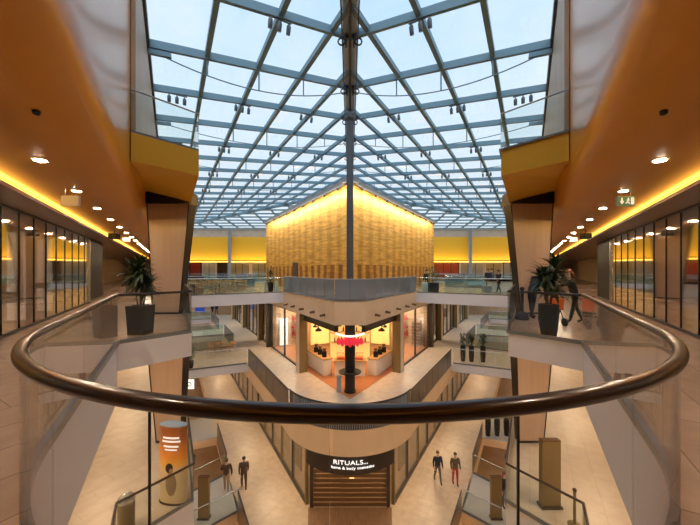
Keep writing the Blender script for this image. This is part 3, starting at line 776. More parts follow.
# ------------------------------------------------------------------ people
def person(label, x, y, zf, rz, h=1.7, lean=0., arms=((0, .15), (0, .15)), legs=(0, 0), top='blackcloth', bottom='blackcloth', shoes='blackmatte', hair='hairdark', longhair=False, bulk=1.14, group=None, neck=0., spread=.12):
    V = []; E = []; Rr = []; Z = []
    def add(p, r, par=None, zone='top'):
        V.append(Vector(p)); Rr.append(r if isinstance(r, tuple) else (r, r)); Z.append(zone)
        if par is not None: E.append((par, len(V)-1))
        return len(V)-1
    L = Matrix.Rotation(-lean, 3, 'X')
    hip = Vector((0, 0, .93))
    def up(p): return hip + L @ (Vector(p)-hip)
    pel = add(hip, (.155*bulk, .115*bulk), None, 'bottom')
    wai = add(up((0, 0, 1.10)), (.145*bulk, .105*bulk), pel)
    che = add(up((0, .01, 1.30)), (.175*bulk, .12*bulk), wai)
    nb = add(up((0, 0, 1.455)), (.085, .075), che)
    hd = lambda p: up((0, .01, 1.5)) + (Matrix.Rotation(-(lean*.5+neck), 3, 'X') @ (Vector(p)-Vector((0, .01, 1.5))))
    nk = add(hd((0, .01, 1.52)), .055, nb, 'skin')
    h1 = add(hd((0, .03, 1.585)), (.07, .082), nk, 'skin')
    h2 = add(hd((0, .025, 1.65)), (.079, .096), h1, 'skin')
    h3 = add(hd((0, .015, 1.71)), (.06, .075), h2, 'skin')
    add(hd((0, .135, 1.615)), .016, h1, 'skin')                       # nose
    for sx in (-1, 1): add(hd((sx*.092, .01, 1.62)), (.014, .022), h2, 'skin')  # ears
    for i, sx in enumerate((-1, 1)):
        sh = add(up((sx*.175*bulk, 0, 1.41)), .07*bulk, che)
        sw, eb = arms[i]
        ua = Vector((sx*spread, sin(sw), -cos(sw))).normalized()
        el_ = Vector((sx*.175*bulk, 0, 1.41))+ua*.29
        fa = Vector((-sx*.02, sin(sw+eb), -cos(sw+eb))).normalized()
        e_ = add(up(el_), .05*bulk, sh); wpt = el_+fa*.25
        w_ = add(up(wpt), .034*bulk, e_)
        pm = wpt+fa*.08; p_ = add(up(pm), (.036, .02), w_, 'skin')
        n2 = fa.cross(Vector((1, 0, 0))).normalized()
        for j in range(4):
            o_ = (j-1.5)*.021; ln = (.055, .075, .07, .05)[j]
            a = pm+fa*.035+Vector((0, 0, 0))+n2*o_; k_ = add(up(a), .0095, p_, 'skin'); a2 = a+fa*ln*.55+Vector((-sx*.006, 0, 0)); k2 = add(up(a2), .0085, k_, 'skin'); a3 = a2+fa*ln*.4+Vector((-sx*.022, 0, 0)); add(up(a3), .0075, k2, 'skin')
        a = wpt+fa*.04+n2*.045; k_ = add(up(a), .011, p_, 'skin'); add(up(a+fa*.045+n2*.018), .009, k_, 'skin')
        # leg
        lg = legs[i]; sw = lg[0] if isinstance(lg, tuple) else lg; kb = lg[1] if isinstance(lg, tuple) else max(0, -sw)*.8
        hj = Vector((sx*.09, 0, .88)); kn = hj+Vector((sx*.01, sin(sw)*.42, -cos(sw)*.42)); an = kn+Vector((0, sin(sw-kb)*.40, -cos(sw-kb)*.40))
        hj_ = add(hj, .085*bulk, pel, 'bottom'); mid = add(hj.lerp(kn, .5), .075*bulk, hj_, 'bottom'); kn_ = add(kn, .058*bulk, mid, 'bottom'); cf = add(kn.lerp(an, .35), .056*bulk, kn_, 'bottom'); an_ = add(an, .042, cf, 'bottom')
        tilt = sw-kb; add(an+Vector((0, .15*cos(tilt*.6), -.04+.15*sin(tilt*.6)*.5)), (.042, .03), an_, 'shoe')
    lowest = min(v.z-(.03) for v in V)
    me = bpy.data.meshes.new('person'); me.from_pydata([tuple(v) for v in V], E, []); me.update()
    tmp = bpy.data.objects.new('person_rig', me); COL.objects.link(tmp)
    sk = tmp.modifiers.new('skin', 'SKIN'); sk.use_smooth_shade = True
    for i, sv in enumerate(me.skin_vertices[0].data): sv.radius = Rr[i]; sv.use_root = (i == 0)
    ss = tmp.modifiers.new('sub', 'SUBSURF'); ss.levels = 1; ss.render_levels = 1
    dg = bpy.context.evaluated_depsgraph_get(); dg.update()
    m2 = bpy.data.meshes.new_from_object(tmp.evaluated_get(dg)); bpy.data.objects.remove(tmp); bpy.data.meshes.remove(me)
    m2.materials.clear()
    zi = {'skin': 0, 'top': 1, 'bottom': 2, 'shoe': 3}
    for mm in ('skin', top, bottom, shoes): m2.materials.append(M[mm])
    segs = [(V[a], V[b_], Z[b_]) for a, b_ in E]
    for pl in m2.polygons:
        c = pl.center; best = None
        for a, b_, z in segs:
            ab = b_-a; tt = max(0, min(1, (c-a).dot(ab)/max(ab.length_squared, 1e-9))); dd = (c-(a+ab*tt)).length
            if best is None or dd < best[0]: best = (dd, z)
        pl.material_index = zi[best[1]]; pl.use_smooth = True
    k = h/1.72
    for v in m2.vertices: v.co = Vector((v.co.x, v.co.y, v.co.z-lowest))*k
    m2.name = 'person'
    o = bpy.data.objects.new('person', m2); COL.objects.link(o); o.location = (x, y, zf); o.rotation_euler = (0, 0, rz)
    tag(o, label, 'person', group)
    def child(bm_, nm, m_):
        bm_.v = [tuple(Vector((v[0], v[1], v[2]-lowest))*k) for v in bm_.v]; c = bm_.build(nm, m_, None, True); c.parent = o; return c
    b = MB(); rot = Matrix.Rotation(-(lean*1.5+neck), 3, 'X'); cen = hd((0, 0, 1.665))
    b.ball((0, 0, 0), .094, .108, .092, 14, 10)
    b.v = [tuple(cen+rot @ (Vector(v)+Vector((0, -.012, .022)))) for v in b.v]
    if longhair:
        n0_ = len(b.v); b.ball((0, 0, 0), .1, .06, .15, 12, 8)
        for i_ in range(n0_, len(b.v)): b.v[i_] = tuple(cen+rot @ (Vector(b.v[i_])+Vector((0, -.065, -.09))))
    child(b, 'hair', M[hair])
    for sx in (-1, 1):
        b = MB(); b.ball((0, 0, 0), .013, .008, .009, 8, 6); q = hd((sx*.033, .113, 1.645)); b.v = [tuple(q+Vector(v)) for v in b.v]; child(b, 'eye', M['hairdark'])
    b = MB(); b.ball((0, 0, 0), .024, .008, .006, 8, 6); q = hd((0, .112, 1.57)); b.v = [tuple(q+Vector(v)) for v in b.v]; child(b, 'mouth', M['redcloth'])
    return o
P = radians
person('person in a navy jacket bending forward beside the right beige column, behind the palm', 6.22, 10.62, 0, P(-80), 1.72, .45, ((.9, .3), (1.0, .4)), (.1, -.12), 'navy', 'navy', bulk=1.18)
person('auburn-haired person in a black jacket leaning left beside the stroller', 7.05, 9.75, 0, P(75), 1.66, .28, ((1.35, .35), (1.0, .3)), (.22, -.22), 'blackcloth', 'blackcloth', hair='hairred', longhair=True, bulk=1.08)
person('person in dark clothes walking across the upper right footbridge', 10.75, 22.5, 0, P(110), 1.66, .04, ((.5, .3), (-.4, .3)), (.35, -.3), 'blackcloth', 'blackcloth')
person('left of the two people behind the counter on the upper right footbridge', 11.2, 25.2, 0, P(160), 1.68, 0, top='navy', bottom='greycloth')
person('person in a grey top, right of the two behind the upper footbridge counter', 11.8, 25.9, 0, P(200), 1.72, 0, top='greycloth', bottom='blackcloth')
x, y = AS(-6.9, 23.8); person('person in slim black clothes at the block end of the upper right footbridge', x, y, 0, P(120), 1.62, .05, ((.2, .5), (.1, .4)), (.1, -.1), 'blackcloth', 'blackcloth')
person('person in dark clothes, left of the two walking far off on the lower left gallery', -20.8, 47, -5, P(0), 1.62, 0, legs=(.2, -.2), top='blackcloth', bottom='navy')
person('person in dark clothes, right of the two walking far off on the lower left gallery', -20.0, 46.6, -5, P(0), 1.7, 0, legs=(-.2, .2), top='navy', bottom='blackcloth')
person('person in a brown coat on the ground floor bridge at the left, elbow out', -6.5, 16.35, -10, P(10), 1.68, .03, ((.3, .9), (.0, .2)), (.1, -.1), 'browncloth', 'tancloth', hair='hairbrown', bulk=1.15, spread=.25)
person('person in a dark brown jacket walking on the left ground floor walkway', -5.65, 16.55, -10, P(20), 1.70, 0, ((-.2, .3), (.2, .3)), (.2, -.2), 'browncloth', 'browncloth', hair='hairdark', bulk=1.12)
person('person in a dark purple jacket and grey trousers walking on the right ground floor walkway', 4.82, 17.1, -10, P(185), 1.68, 0, ((.2, .4), (-.2, .4)), (.3, -.25), 'navy', 'greycloth', hair='hairbrown', bulk=1.1)
person('person in an olive jacket and red trousers walking on the right ground floor walkway', 5.72, 16.9, -10, P(175), 1.68, 0, ((.2, .8), (-.1, .4)), (.12, -.12), 'olive', 'redcloth', hair='hairbrown', bulk=1.1)
person('person with dark red hair standing behind the totem on the ground floor at the right', 7.6, 15.3, -10, P(200), 1.66, 0, top='blackcloth', bottom='greycloth', hair='hairred', longhair=True)

# stroller, orange bag, post on the right platform
sx_, sy_ = 6.12, 9.4
t = thing('stroller', 'dark folding stroller between the two people on the right platform', 'stroller', (sx_, sy_, 0))
for dx in (-.17, .17):
    b = MB(); b.tube([(sx_+dx, sy_+.3, .12), (sx_+dx, sy_-.05, .55), (sx_+dx, sy_-.32, 1.02)], .014, 8); b.tube([(sx_+dx, sy_-.28, .12), (sx_+dx, sy_, .62)], .014, 8); b.build('frame', M['railsteel'], t)
    for dy in (-.29, .31):
        b = MB(); b.tube([(sx_+dx-.02, sy_+dy, .12), (sx_+dx+.02, sy_+dy, .12)], .12, 16); b.build('wheel', M['blackmatte'], t)
b = MB(); b.tube([(sx_-.17, sy_-.32, 1.02), (sx_+.17, sy_-.32, 1.02)], .018, 8); b.build('handle', M['blackmatte'], t)
b = MB(); b.quad((sx_-.16, sy_+.2, .42), (sx_+.16, sy_+.2, .42), (sx_+.16, sy_-.1, .40), (sx_-.16, sy_-.1, .40)); b.quad((sx_-.16, sy_-.1, .40), (sx_+.16, sy_-.1, .40), (sx_+.16, sy_-.26, .86), (sx_-.16, sy_-.26, .86))
o = b.build('seat', M['navy'], t); md = o.modifiers.new('s', 'SOLIDIFY'); md.thickness = .03
b = MB()
for i in range(6):
    a = i/6*1.3; a2 = (i+1)/6*1.3
    b.quad((sx_-.17, sy_-.24+.33*sin(a), .78+.27*cos(a)), (sx_+.17, sy_-.24+.33*sin(a), .78+.27*cos(a)), (sx_+.17, sy_-.24+.33*sin(a2), .78+.27*cos(a2)), (sx_-.17, sy_-.24+.33*sin(a2), .78+.27*cos(a2)))
o = b.build('hood', M['greycloth'], t); md = o.modifiers.new('s', 'SOLIDIFY'); md.thickness = .015
bx, by = sx_-.17, sy_-.44
t = thing('shopping_bag', 'bright orange bag hanging from the stroller handle behind the right palm', 'bag', (bx, by, .5))
b = MB(); frustum(b, [(bx-.17, by-.08), (bx+.17, by-.08), (bx+.17, by+.08), (bx-.17, by+.08)], [(bx-.21, by-.06), (bx+.21, by-.06), (bx+.21, by+.06), (bx-.21, by+.06)], .5, .84); b.build('bag_body', M['orange'], t, bevel=.03)
b = MB(); b.tube([(bx-.12, by, .83)]+[(bx-.12+.24*i/8, by+.12*sin(pi*i/8), .83+.21*sin(pi*i/8)) for i in range(1, 8)]+[(bx+.12, by, .83)], .012, 6); b.build('handles', M['orange'], t)
px_, py_ = 5.73, 10.35
t = thing('stanchion', 'dark blue upright post on a heavy round base beside the right column', 'post', (px_, py_, 0))
b = MB(); b.lathe([(.2, 0), (.21, .03), (.19, .16), (.12, .24), (.07, .27)], px_, py_, 0, 18); b.build('base', M['navy'], t, smooth=True)
b = MB(); b.tube([(px_, py_, .26), (px_, py_, 1.0)], .05, 12); b.build('upright', M['navy'], t, smooth=True)
b = MB(); b.ball((px_, py_, 1.03), .075, .075, .06); b.build('cap', M['navy'], t, smooth=True)

# ------------------------------------------------------------------ counter and cafe seating on the upper bridges
cx0, cy0 = 12.1, 23.7
t = thing('counter', 'white counter with a long dark top on the upper right footbridge', 'counter', (cx0, cy0, 0))
b = MB(); b.box(cx0-1.5, cx0+1.3, cy0-.3, cy0+.3, 0, .8); b.build('counter_body', M['brightwhite'], t)
b = MB(); b.box(cx0-1.65, cx0+1.45, cy0-.4, cy0+.4, .8, .95); b.build('counter_top', M['black'], t)
x, y = 10.0, 22.75
b = MB(); b.box(x-.27, x+.27, y-.25, y+.25, 0, .5); tag(b.build('bench_block', M['grey'], bevel=.02), 'low grey cube seat in front of the counter on the upper right footbridge', 'seat')
def cafe_chair():
    t = thing('cafe_chair', 'small light wood chair in the cafe seating behind the upper left footbridge railing', 'chair', (0, 0, 0), 'cafe chairs on the upper left footbridge')
    b = MB(); b.box(-.2, .2, -.2, .2, .43, .46); b.build('seat', M['wood'], t)
    b = MB(); b.box(-.2, .2, .18, .21, .6, .85); b.build('backrest', M['wood'], t)
    for ax in (-.18, .18):
        for ay in (-.18, .18):
            b = MB(); b.bar((ax, ay, 0), (ax, ay, .43 if ay < 0 else .85), .035, .035, False); b.build('leg', M['wood'], t)
    return t
def cafe_table():
    t = thing('cafe_table', 'small square light wood table in the cafe seating behind the upper left footbridge railing', 'table', (0, 0, 0), 'cafe tables on the upper left footbridge')
    b = MB(); b.box(-.35, .35, -.35, .35, .70, .74); b.build('tabletop', M['wood'], t)
    b = MB(); b.tube([(0, 0, .03), (0, 0, .70)], .035, 8); b.build('pedestal', M['black'], t)
    b = MB(); b.lathe([(.25, 0), (.25, .03)], 0, 0, 0, 14); b.build('base', M['black'], t)
    return t
ch = cafe_chair(); tb = cafe_table(); first = True; nt = 0
for i, s in enumerate((23.6, 26.0, 28.3)):
    for j, c in enumerate((-1.4, -3.0, -4.6)):
        if i == 0 and j == 2: continue
        s = s+.02
        x, y = AS(c, s, -1); a0 = rng.uniform(-.2, .2)
        if nt == 0: tb.location = (x, y, 0)
        else: copy_tree(tb, (x, y, 0), 0)
        nt += 1
        for k in range(3):
            a = a0+k*pi/2; q = (x+.56*sin(a), y-.56*cos(a), 0)   # back of chair away from table
            if first: ch.location = q; ch.rotation_euler = (0, 0, a+pi); first = False
            else: copy_tree(ch, q, a+pi)
x, y = AS(-1.6, 30.4, -1)
t = thing('kiosk', 'dark kiosk counter behind the cafe seating on the upper left', 'counter', (x, y, 0))
b = MB(); b.abox(-2.5, -.7, 30.2, 30.7, 0, 1.0, -1); b.build('counter_body', M['interior_dark'], t)
b = MB(); b.abox(-2.6, -.6, 30.1, 30.75, 1.0, 1.08, -1); b.build('counter_top', M['black'], t)

# ------------------------------------------------------------------ shops at the far end
def far_shop(px0, px1, label, m, kind):
    D = 61.0; x0 = (px0-350)/F*D; x1 = (px1-350)/F*D; 
    t = thing('shopfront', label, 'shopfront', ((x0+x1)/2, D, 0))
    b = MB(); b.box(x0+.05, x1-.05, D+.35, D+.45, 0, 3.2); b.build('back_panel', M[m], t)
    b = MB()
    for xx in (x0+.06, x1-.14): b.box(xx, xx+.12, D-.02, D+.1, 0, 3.2)
    b.box(x0, x1, D-.02, D+.1, 3.0, 3.25); b.build('frame', M['frame'] if kind != 'white' else M['brightwhite'], t)
    n = max(1, int((x1-x0)/1.3))
    for i in range(n):
        a = x0+.15+(x1-x0-.3)*i/n; c = x0+.15+(x1-x0-.3)*(i+1)/n
        b = MB(); b.box(a+.02, c-.02, D+.03, D+.05, .05, 3.0); b.build('glass_pane', M['clearshop'], t)
        if i: b = MB(); b.box(a-.035, a+.035, D, D+.08, 0, 3.0); b.build('mullion', M['frame'], t)
far_shop(170, 188, 'pale far shopfront just right of the left column', 'brightwhite', 'white')
far_shop(189, 201, 'dark far shopfront between two pale ones on the left', 'redcloth', 'dark')
far_shop(202, 216, 'pale far shopfront with a brown sloping figure on the left', 'brightwhite', 'white')
far_shop(217, 227, 'dark reddish far shopfront left of the roof post', 'browncloth', 'dark')
far_shop(228, 250, 'pale mullioned far shopfront behind the left roof post', 'cream', 'white')
far_shop(251, 272, 'pale mullioned far shopfront against the gold block, left', 'cream', 'white')
far_shop(428, 459, 'glowing red-orange far shopfront right of the gold block', 'redwall', 'dark')
far_shop(460, 484, 'pale mullioned far shopfront behind the right roof post', 'brightwhite', 'white')
far_shop(485, 502, 'pale far shopfront behind the people on the right', 'cream', 'white')
far_shop(503, 524, 'pale far shopfront with red posts next to the right column', 'brightwhite', 'dark')

# ------------------------------------------------------------------ level -1: cafe at the tip and shops along the arms
b = MB(); b.prism([(0, 16.0), AS(-7.75, 20.1), (0, 23.4), AS(-7.75, 20.1, -1)], -5.0, -4.985); o = b.build('floor', M['orange_floor']); struct(o)
for side in (1, -1):
    struct_box('wall_'+SN[side], M['interior_warm'], [(-11.6, -7.8, 20.3, 20.42, -5, -1.17, side)])      # back of the cafe
    struct_box('wall_'+SN[side], M['brightwhite'] if side < 0 else M['interior_warm'], [(-11.6, -11.45, 20.4, 46, -5, -1.17, side)])  # back of the shops
    struct_box('wall_'+SN[side], M['interior_warm'], [(-11.45, -7.8, 27.0, 27.15, -5, -1.17, side), (-11.45, -7.8, 37.6, 37.75, -5, -1.17, side)])
    b = MB(); b.abox(-11.4, -7.75, 20.45, 26.9, -5, -4.985, side); struct(b.build('floor', M['orange_floor']))
    for k, (s, w) in enumerate(((19.3, .55), (30, .55), (37.5, .55), (44.5, .5))):
        t = thing('shop_column', f'{ORD[k]} square beige column along the {SN[side]} arm of the cafe gallery', 'column', (*AS(-7.3, s, side), -5))
        b = MB(); b.abox(-7.75, -7.2, s-w/2, s+w/2, -5, -1.17, side); b.build('shaft', M['beige'], t)
        b = MB(); b.abox(-7.74, -7.21, s-w/2-.07, s-w/2-.005, -5, -1.17, side); b.build('edge_strip', M['totemolive'], t)
        b = MB(); b.abox(-7.74, -7.21, s+w/2+.005, s+w/2+.07, -5, -1.17, side); b.build('edge_strip', M['totemolive'], t)
    # shopfronts between the columns
    for k, (s0, s1) in enumerate(((19.75, 26.6), (27.1, 29.6), (30.4, 37.1), (37.9, 44.1))):
        t = thing('shopfront', f'{ORD[k]} glazed shopfront beyond the cafe on the {SN[side]} arm of the gallery', 'shopfront', (*AS(-7.6, (s0+s1)/2, side), -5))
        n = 2 if k == 0 else max(1, int(round((s1-s0)/1.75)))
        for i in range(n):
            a = s0+(s1-s0)*i/n; c = s0+(s1-s0)*(i+1)/n
            if k == 0 and i == n-1 and True:
                b = MB(); b.abox(-7.62, -7.58, a+.06, c-.06, -4.9, -1.3, side); b.build('glass_pane', M['clearshop'], t)
            else:
                b = MB(); b.abox(-7.61, -7.59, a+.06, c-.06, -4.9, -1.3, side); b.build('glass_pane', M['clearshop'], t)
            b = MB(); b.abox(-7.66, -7.54, c-.05, c+.05, -5, -1.2, side); b.build('mullion', M['frame'], t)
        b = MB(); b.abox(-7.66, -7.54, s0, s1, -1.32, -1.2, side); b.build('head_rail', M['frame'], t)
        b = MB(); b.abox(-7.66, -7.54, s0, s1, -5, -4.9, side); b.build('sill', M['frame'], t)
    # dark pillar between first and second front
    t = thing('shop_pillar', f'dark pillar between the first and second shopfront on the {SN[side]} arm', 'column', (*AS(-7.5, 26.85, side), -5))
    b = MB(); b.abox(-7.7, -7.2, 26.66, 27.04, -5, -1.17, side); b.build('shaft', M['frame'], t)
    b = MB(); b.abox(-7.72, -7.18, 26.64, 27.06, -5, -4.9, side); b.build('foot', M['railsteel'], t)
    # display inside the first shop
    x, y = AS(-8.6, 26.5, side)
    t = thing('lit_display', f'tall {"bright white lit panel" if side < 0 else "dark slatted display rack"} inside the first shop on the {SN[side]} arm', 'display', (x, y, -5))
    if side < 0:
        b = MB(); b.abox(-8.95, -8.25, 26.45, 26.52, -4.9, -2.6, side); b.build('panel', M['whitelit'], t)
    else:
        for zz in range(7): b = MB(); b.abox(-9.0, -8.1, 26.42, 26.52, -4.85+.28*zz, -4.65+.28*zz, side); b.build('slat', M['interior_dark'], t)
        for cc in (-8.95, -8.2): b = MB(); b.abox(cc, cc+.06, 26.53, 26.58, -4.9, -2.8, side); b.build('upright', M['frame'], t)
    b = MB(); b.abox(-9.05, -8.15, 26.3, 26.65, -4.984, -4.9, side); b.build('foot', M['grey'], t)
    for k in range(3):
        c0 = -9.95-.55*k; x, y = AS(c0+.25, 26.8, side)
        t = thing('wall_shelf', f'{ORD[k]} shelf of goods at the back of the first {SN[side]} shop', 'shelf', (x, y, -5))
        for zz in (-4.94, -4.3, -3.6, -2.9): b = MB(); b.abox(c0, c0+.5, 26.68, 26.98, zz, zz+.04, side); b.build('shelf_board', M['wood'], t)
        b = MB()
        for zz in (-4.26, -3.56, -2.86):
            for q in range(4):
                w_ = rng.uniform(.035, .05); c_ = c0+.07+q*.12; b.abox(c_-w_, c_+w_, 26.72, 26.92, zz, zz+rng.uniform(.2, .45), side)
        o = b.build('goods', M[('redcloth', 'cream', 'orange')[k]], t); o['kind'] = 'stuff'
    # small spotlights on the beige terrace fascia
    for k, s in enumerate((15.2, 16.6, 18.3, 19.9, 21.3)):
        x, y = AS(-7.2, s, side); px_ = AS(-6.93, s, side)
        t = thing('fascia_spotlight', f'{ORD[k]} small bronze spotlight from the tip on the {SN[side]} beige fascia of the terrace', 'spotlight', (x, y, -.8), 'fascia spotlights')
        b = MB(); b.abox(-7.198, -7.15, s-.06, s+.06, -.84, -.70, side); b.build('bracket', M['bronze'], t)
        b = MB(); b.tube([AS3(-7.15, s, -.77, side), AS3(-6.92, s, -.80, side)], .065, 10); b.build('lamp', M['bronze'], t, smooth=True)
    # cafe: angled white counters, glowing panels, shelf of bottles
    t = thing('cafe_counter', f'white cafe counter running along the {SN[side]} side under the terrace', 'counter', (*AS(-8.4, 18.6, side), -5))
    b = MB(); b.abox(-8.9, -8.3, 17.7, 20.2, -4.985, -4.0, side); b.build('counter_body', M['brightwhite'], t)
    b = MB(); b.abox(-8.95, -8.25, 17.65, 20.2, -4.0, -3.93, side); b.build('counter_top', M['wood'], t)
    x, y = AS(-9.2, 20.2, side)
    t = thing('menu_board', f'glowing yellow wall panel at the back of the cafe, {SN[side]} of the black pillar', 'panel', (x, y, -3))
    b = MB(); b.abox(-9.9, -8.5, 20.17, 20.25, -3.6, -1.6, side); b.build('lit_panel', M['creamlit'], t)
    b = MB(); b.abox(-9.95, -8.45, 20.2, 20.26, -3.66, -3.6, side); b.abox(-9.95, -8.45, 20.2, 20.26, -1.6, -1.54, side); b.build('panel_frame', M['wood'], t)
    t = thing('back_shelf', f'lit shelf unit behind the cafe counter, {SN[side]} of the black pillar', 'shelf', (*AS(-10.7, 20.0, side), -5))
    for zz in (-4.985, -3.6, -2.9, -2.2): b = MB(); b.abox(-11.2, -10.05, 19.85, 20.2, zz, zz+.06, side); b.build('shelf_board', M['wood'], t)
    b = MB(); b.abox(-11.2, -10.05, 20.2, 20.245, -4.98, -2.1, side); b.build('back_panel', M['creamlit'], t)
    for k in range(8):
        c_ = -11.12+.14*k; zz = (-3.54, -2.84)[k % 2]; x, y = AS(c_, 20.0, side)
        b = MB(); b.lathe([(.05, 0), (.055, .2), (.02, .3), (.02, .38)], x, y, zz, 8)
        tag(b.build('bottle', M[('redcloth', 'olive', 'browncloth', 'brightwhite')[k % 4]], None, True), f'{ORD[k]} small bottle from the middle on the {SN[side]} lit shelf behind the cafe counter', 'bottle', 'bottles behind the cafe counter')
    # hanging dark lamps
    for k, (c_, s_) in enumerate(((-8.1, 18.0), (-8.5, 19.3), (-9.2, 18.6), (-10.0, 18.9))):
        x, y = AS(c_, s_, side)
        t = thing('pendant_lamp', f'{ORD[k]} dark pendant lamp from the {SN[side]} column above the cafe counter', 'lamp', (x, y, -2.15), 'cafe pendant lamps')
        b = MB(); b.tube([(x, y, -1.17), (x, y, -2.0)], .01, 5); b.build('cord', M['black'], t)
        b = MB(); b.lathe([(.22, 0), (.2, .08), (.06, .2), (.02, .22)], x, y, -2.2, 14); b.build('shade', M['black'], t, smooth=True)
        b = MB(); b.ball((x, y, -2.18), .06, .06, .05, 8, 6); b.build('bulb', M['yellowlit'], t)
    x, y = AS(-8.6, 18.5, side)
    for k in range(3):
        x, y = AS(-8.6, 18.2+.65*k, side)
        t = thing('coffee_grinder', f'{ORD[k]} dark machine standing on the {SN[side]} cafe counter', 'machine', (x, y, -3.93))
        b = MB(); b.box(x-.14, x+.14, y-.14, y+.14, -3.93, -3.6); b.build('machine_body', M['blackmatte'], t)
        b = MB(); b.lathe([(.06, 0), (.13, .2), (.13, .22)], x, y, -3.6, 12); b.build('hopper', M['bronze'], t)
t = thing('cafe_counter', 'white cafe counter facing the tip behind the black pillar', 'counter', (0, 19.3, -5))
b = MB(); b.box(-.95, .95, 19.4, 19.9, -4.985, -4.05); b.build('counter_body', M['brightwhite'], t)
b = MB(); b.box(-1.0, 1.0, 19.3, 19.95, -4.05, -3.98); b.build('counter_top', M['wood'], t)
t = thing('display_case', 'glass display case of orange pastries on the middle cafe counter', 'display case', (0, 19.6, -3.98))
b = MB(); b.box(-.85, .85, 19.45, 19.85, -3.98, -3.6); b.build('case_glass', M['clearshop'], t)
b = MB(); b.box(-.8, .8, 19.5, 19.8, -3.97, -3.85); b.build('pastries', M['orange'], t)
t = thing('cafe_pillar', 'black pillar at the tip of the cafe', 'column', (0, 17.0, -5))
b = MB(); b.tube([(0, 17.0, -4.985), (0, 17.0, -1.17)], .28, 20); b.build('shaft', M['black'], t, smooth=True)
b = MB(); b.lathe([(.34, 0), (.34, .08), (.29, .1)], 0, 17, -4.985, 20); b.build('foot', M['black'], t)
b = MB(); b.lathe([(.28, 0), (.62, 0), (.62, .05), (.28, .05)], 0, 17, -3.93, 24); b.build('ring_table', M['blackmatte'], t)
for side in (1, -1):
    struct_box('trim_6' if side > 0 else 'trim_7', M['frame'], [(-7.72, -7.5, 14.6, 19.0, -1.62, -1.17, side)])
t = thing('cafe_sign', 'pinkish red lobed sign with a white rim at the top of the black cafe pillar', 'sign', (0, 16.6, -2.2))
for k in range(7):
    X = -.6+.2*k; b = MB(); b.ball((X, 16.55, -2.14-.06*(k % 2)), .12, .06, .27-.04*abs(k-3)*.6, 10, 8); b.build('red_lobe', M['red'], t, smooth=True)
b = MB(); b.tube([(-.78+1.56*i/10, 16.52, -1.72-.16*sin(pi*i/10)) for i in range(11)], .05, 8); b.build('white_rim', M['whitelit'], t, smooth=True)
t = thing('brochure_stand', 'small grey-blue stand left of the foot of the black cafe pillar', 'stand', (-.62, 17.0, -5))
b = MB(); b.box(-.72, -.48, 16.9, 17.1, -4.985, -4.15); b.build('stand_body', M['totemtop'], t)
b = MB(); b.box(-.76, -.44, 16.86, 17.14, -4.15, -4.1); b.build('stand_top', M['grey'], t)

# ------------------------------------------------------------------ ground floor: shop at the tip with shutter and sign, shop windows along the arms
t = thing('roller_shutter', 'brown slatted roller shutter closing the ground floor shop at the tip', 'shutter', (0, 15.3, -10))
z = -9.98; k = 0
while z < -6.4:
    b = MB(); b.box(-1.8, 1.8, 15.3, 15.36, z, z+.175); b.build('slat', M['slat'], t); z += .235; k += 1
for X in (-1.88, 1.88):
    b = MB(); b.box(X-.08, X+.08, 15.24, 15.42, -10, -6.12); b.build('guide_rail', M['frame'], t)
struct_box('wall_back', M['interior_warm'], [(-2.3, 2.3, 19, 19.15, -10, -6.12)], 'box')
t = thing('lit_shop_display', 'glowing product display behind the shutter of the ground floor shop', 'display', (.1, 16.2, -10))
b = MB(); b.box(-.5, .6, 16.0, 16.5, -10, -9.2); b.build('plinth', M['wood'], t)
for k, (X, zz) in enumerate(((-.25, -7.3), (.0, -7.9), (.35, -7.9), (.15, -8.5), (.1, -9.0), (.4, -8.4))):
    b = MB(); b.ball((X, 16.1, zz), .2, .1, .13, 10, 8); b.build('lit_product', M['displaylit'], t)
b = MB(); b.prism([(-1.7, 12.5), (1.7, 12.5), (2.05, 15.25), (-2.05, 15.25)], -10, -9.985); struct(b.build('floor', M['wood_floor']))
# curved sign fascia with lettering
t = thing('shop_sign', 'dark curved shop sign with white lettering above the roller shutter', 'sign', (0, 13.7, -7))
arc = core_arc(2.75, -48, 48, 16.3, 20); b = MB(); b.strip(arc, .12, -7.3, -6.1); b.build('sign_board', M['frame'], t, smooth=True)
FC = {}
def glyphs(text, size):
    """lettering as flat meshes, one per letter, with its advance"""
    out = []; cu = bpy.data.curves.new('t', 'FONT'); cu.size = size; cu.extrude = .01; ob = bpy.data.objects.new('t', cu); COL.objects.link(ob)
    dg = bpy.context.evaluated_depsgraph_get()
    cu.body = 'I'; 
    for chx in text:
        if chx == ' ': out.append((None, size*.32)); continue
        cu.body = chx; dg.update(); ev = ob.evaluated_get(dg); me = bpy.data.meshes.new_from_object(ev); xs = [v.co.x for v in me.vertices]
        out.append((me, max(xs)-min(xs)+size*.09, min(xs)))
    bpy.data.objects.remove(ob); return out
def arc_text(text, size, z, r, yc, name, parent, wx=1.25, start=None):
    gl = glyphs(text, size); tot = sum(g_[1] for g_ in gl)*wx; a = -tot/2/r if start is None else start
    b = MB()
    for g_ in gl:
        if g_[0] is not None:
            n = len(b.v)
            for v in g_[0].vertices:
                an = a+(v.co.x-g_[2])*wx/r; rr = r+v.co.z; b.v.append((rr*sin(an), yc-rr*cos(an), z+v.co.y))
            for pl in g_[0].polygons: b.face([n+i for i in pl.vertices])
        a += g_[1]*wx/r
    me_o = b.build(name, M['signwhite'], parent); return me_o
arc_text('RITUALS...', .265, -6.83, 2.78, 16.3, 'lettering', t, 1.3, start=-.262)
arc_text('home & body cosmetics', .16, -7.03, 2.78, 16.3, 'lettering', t, 1.2, start=-.30)
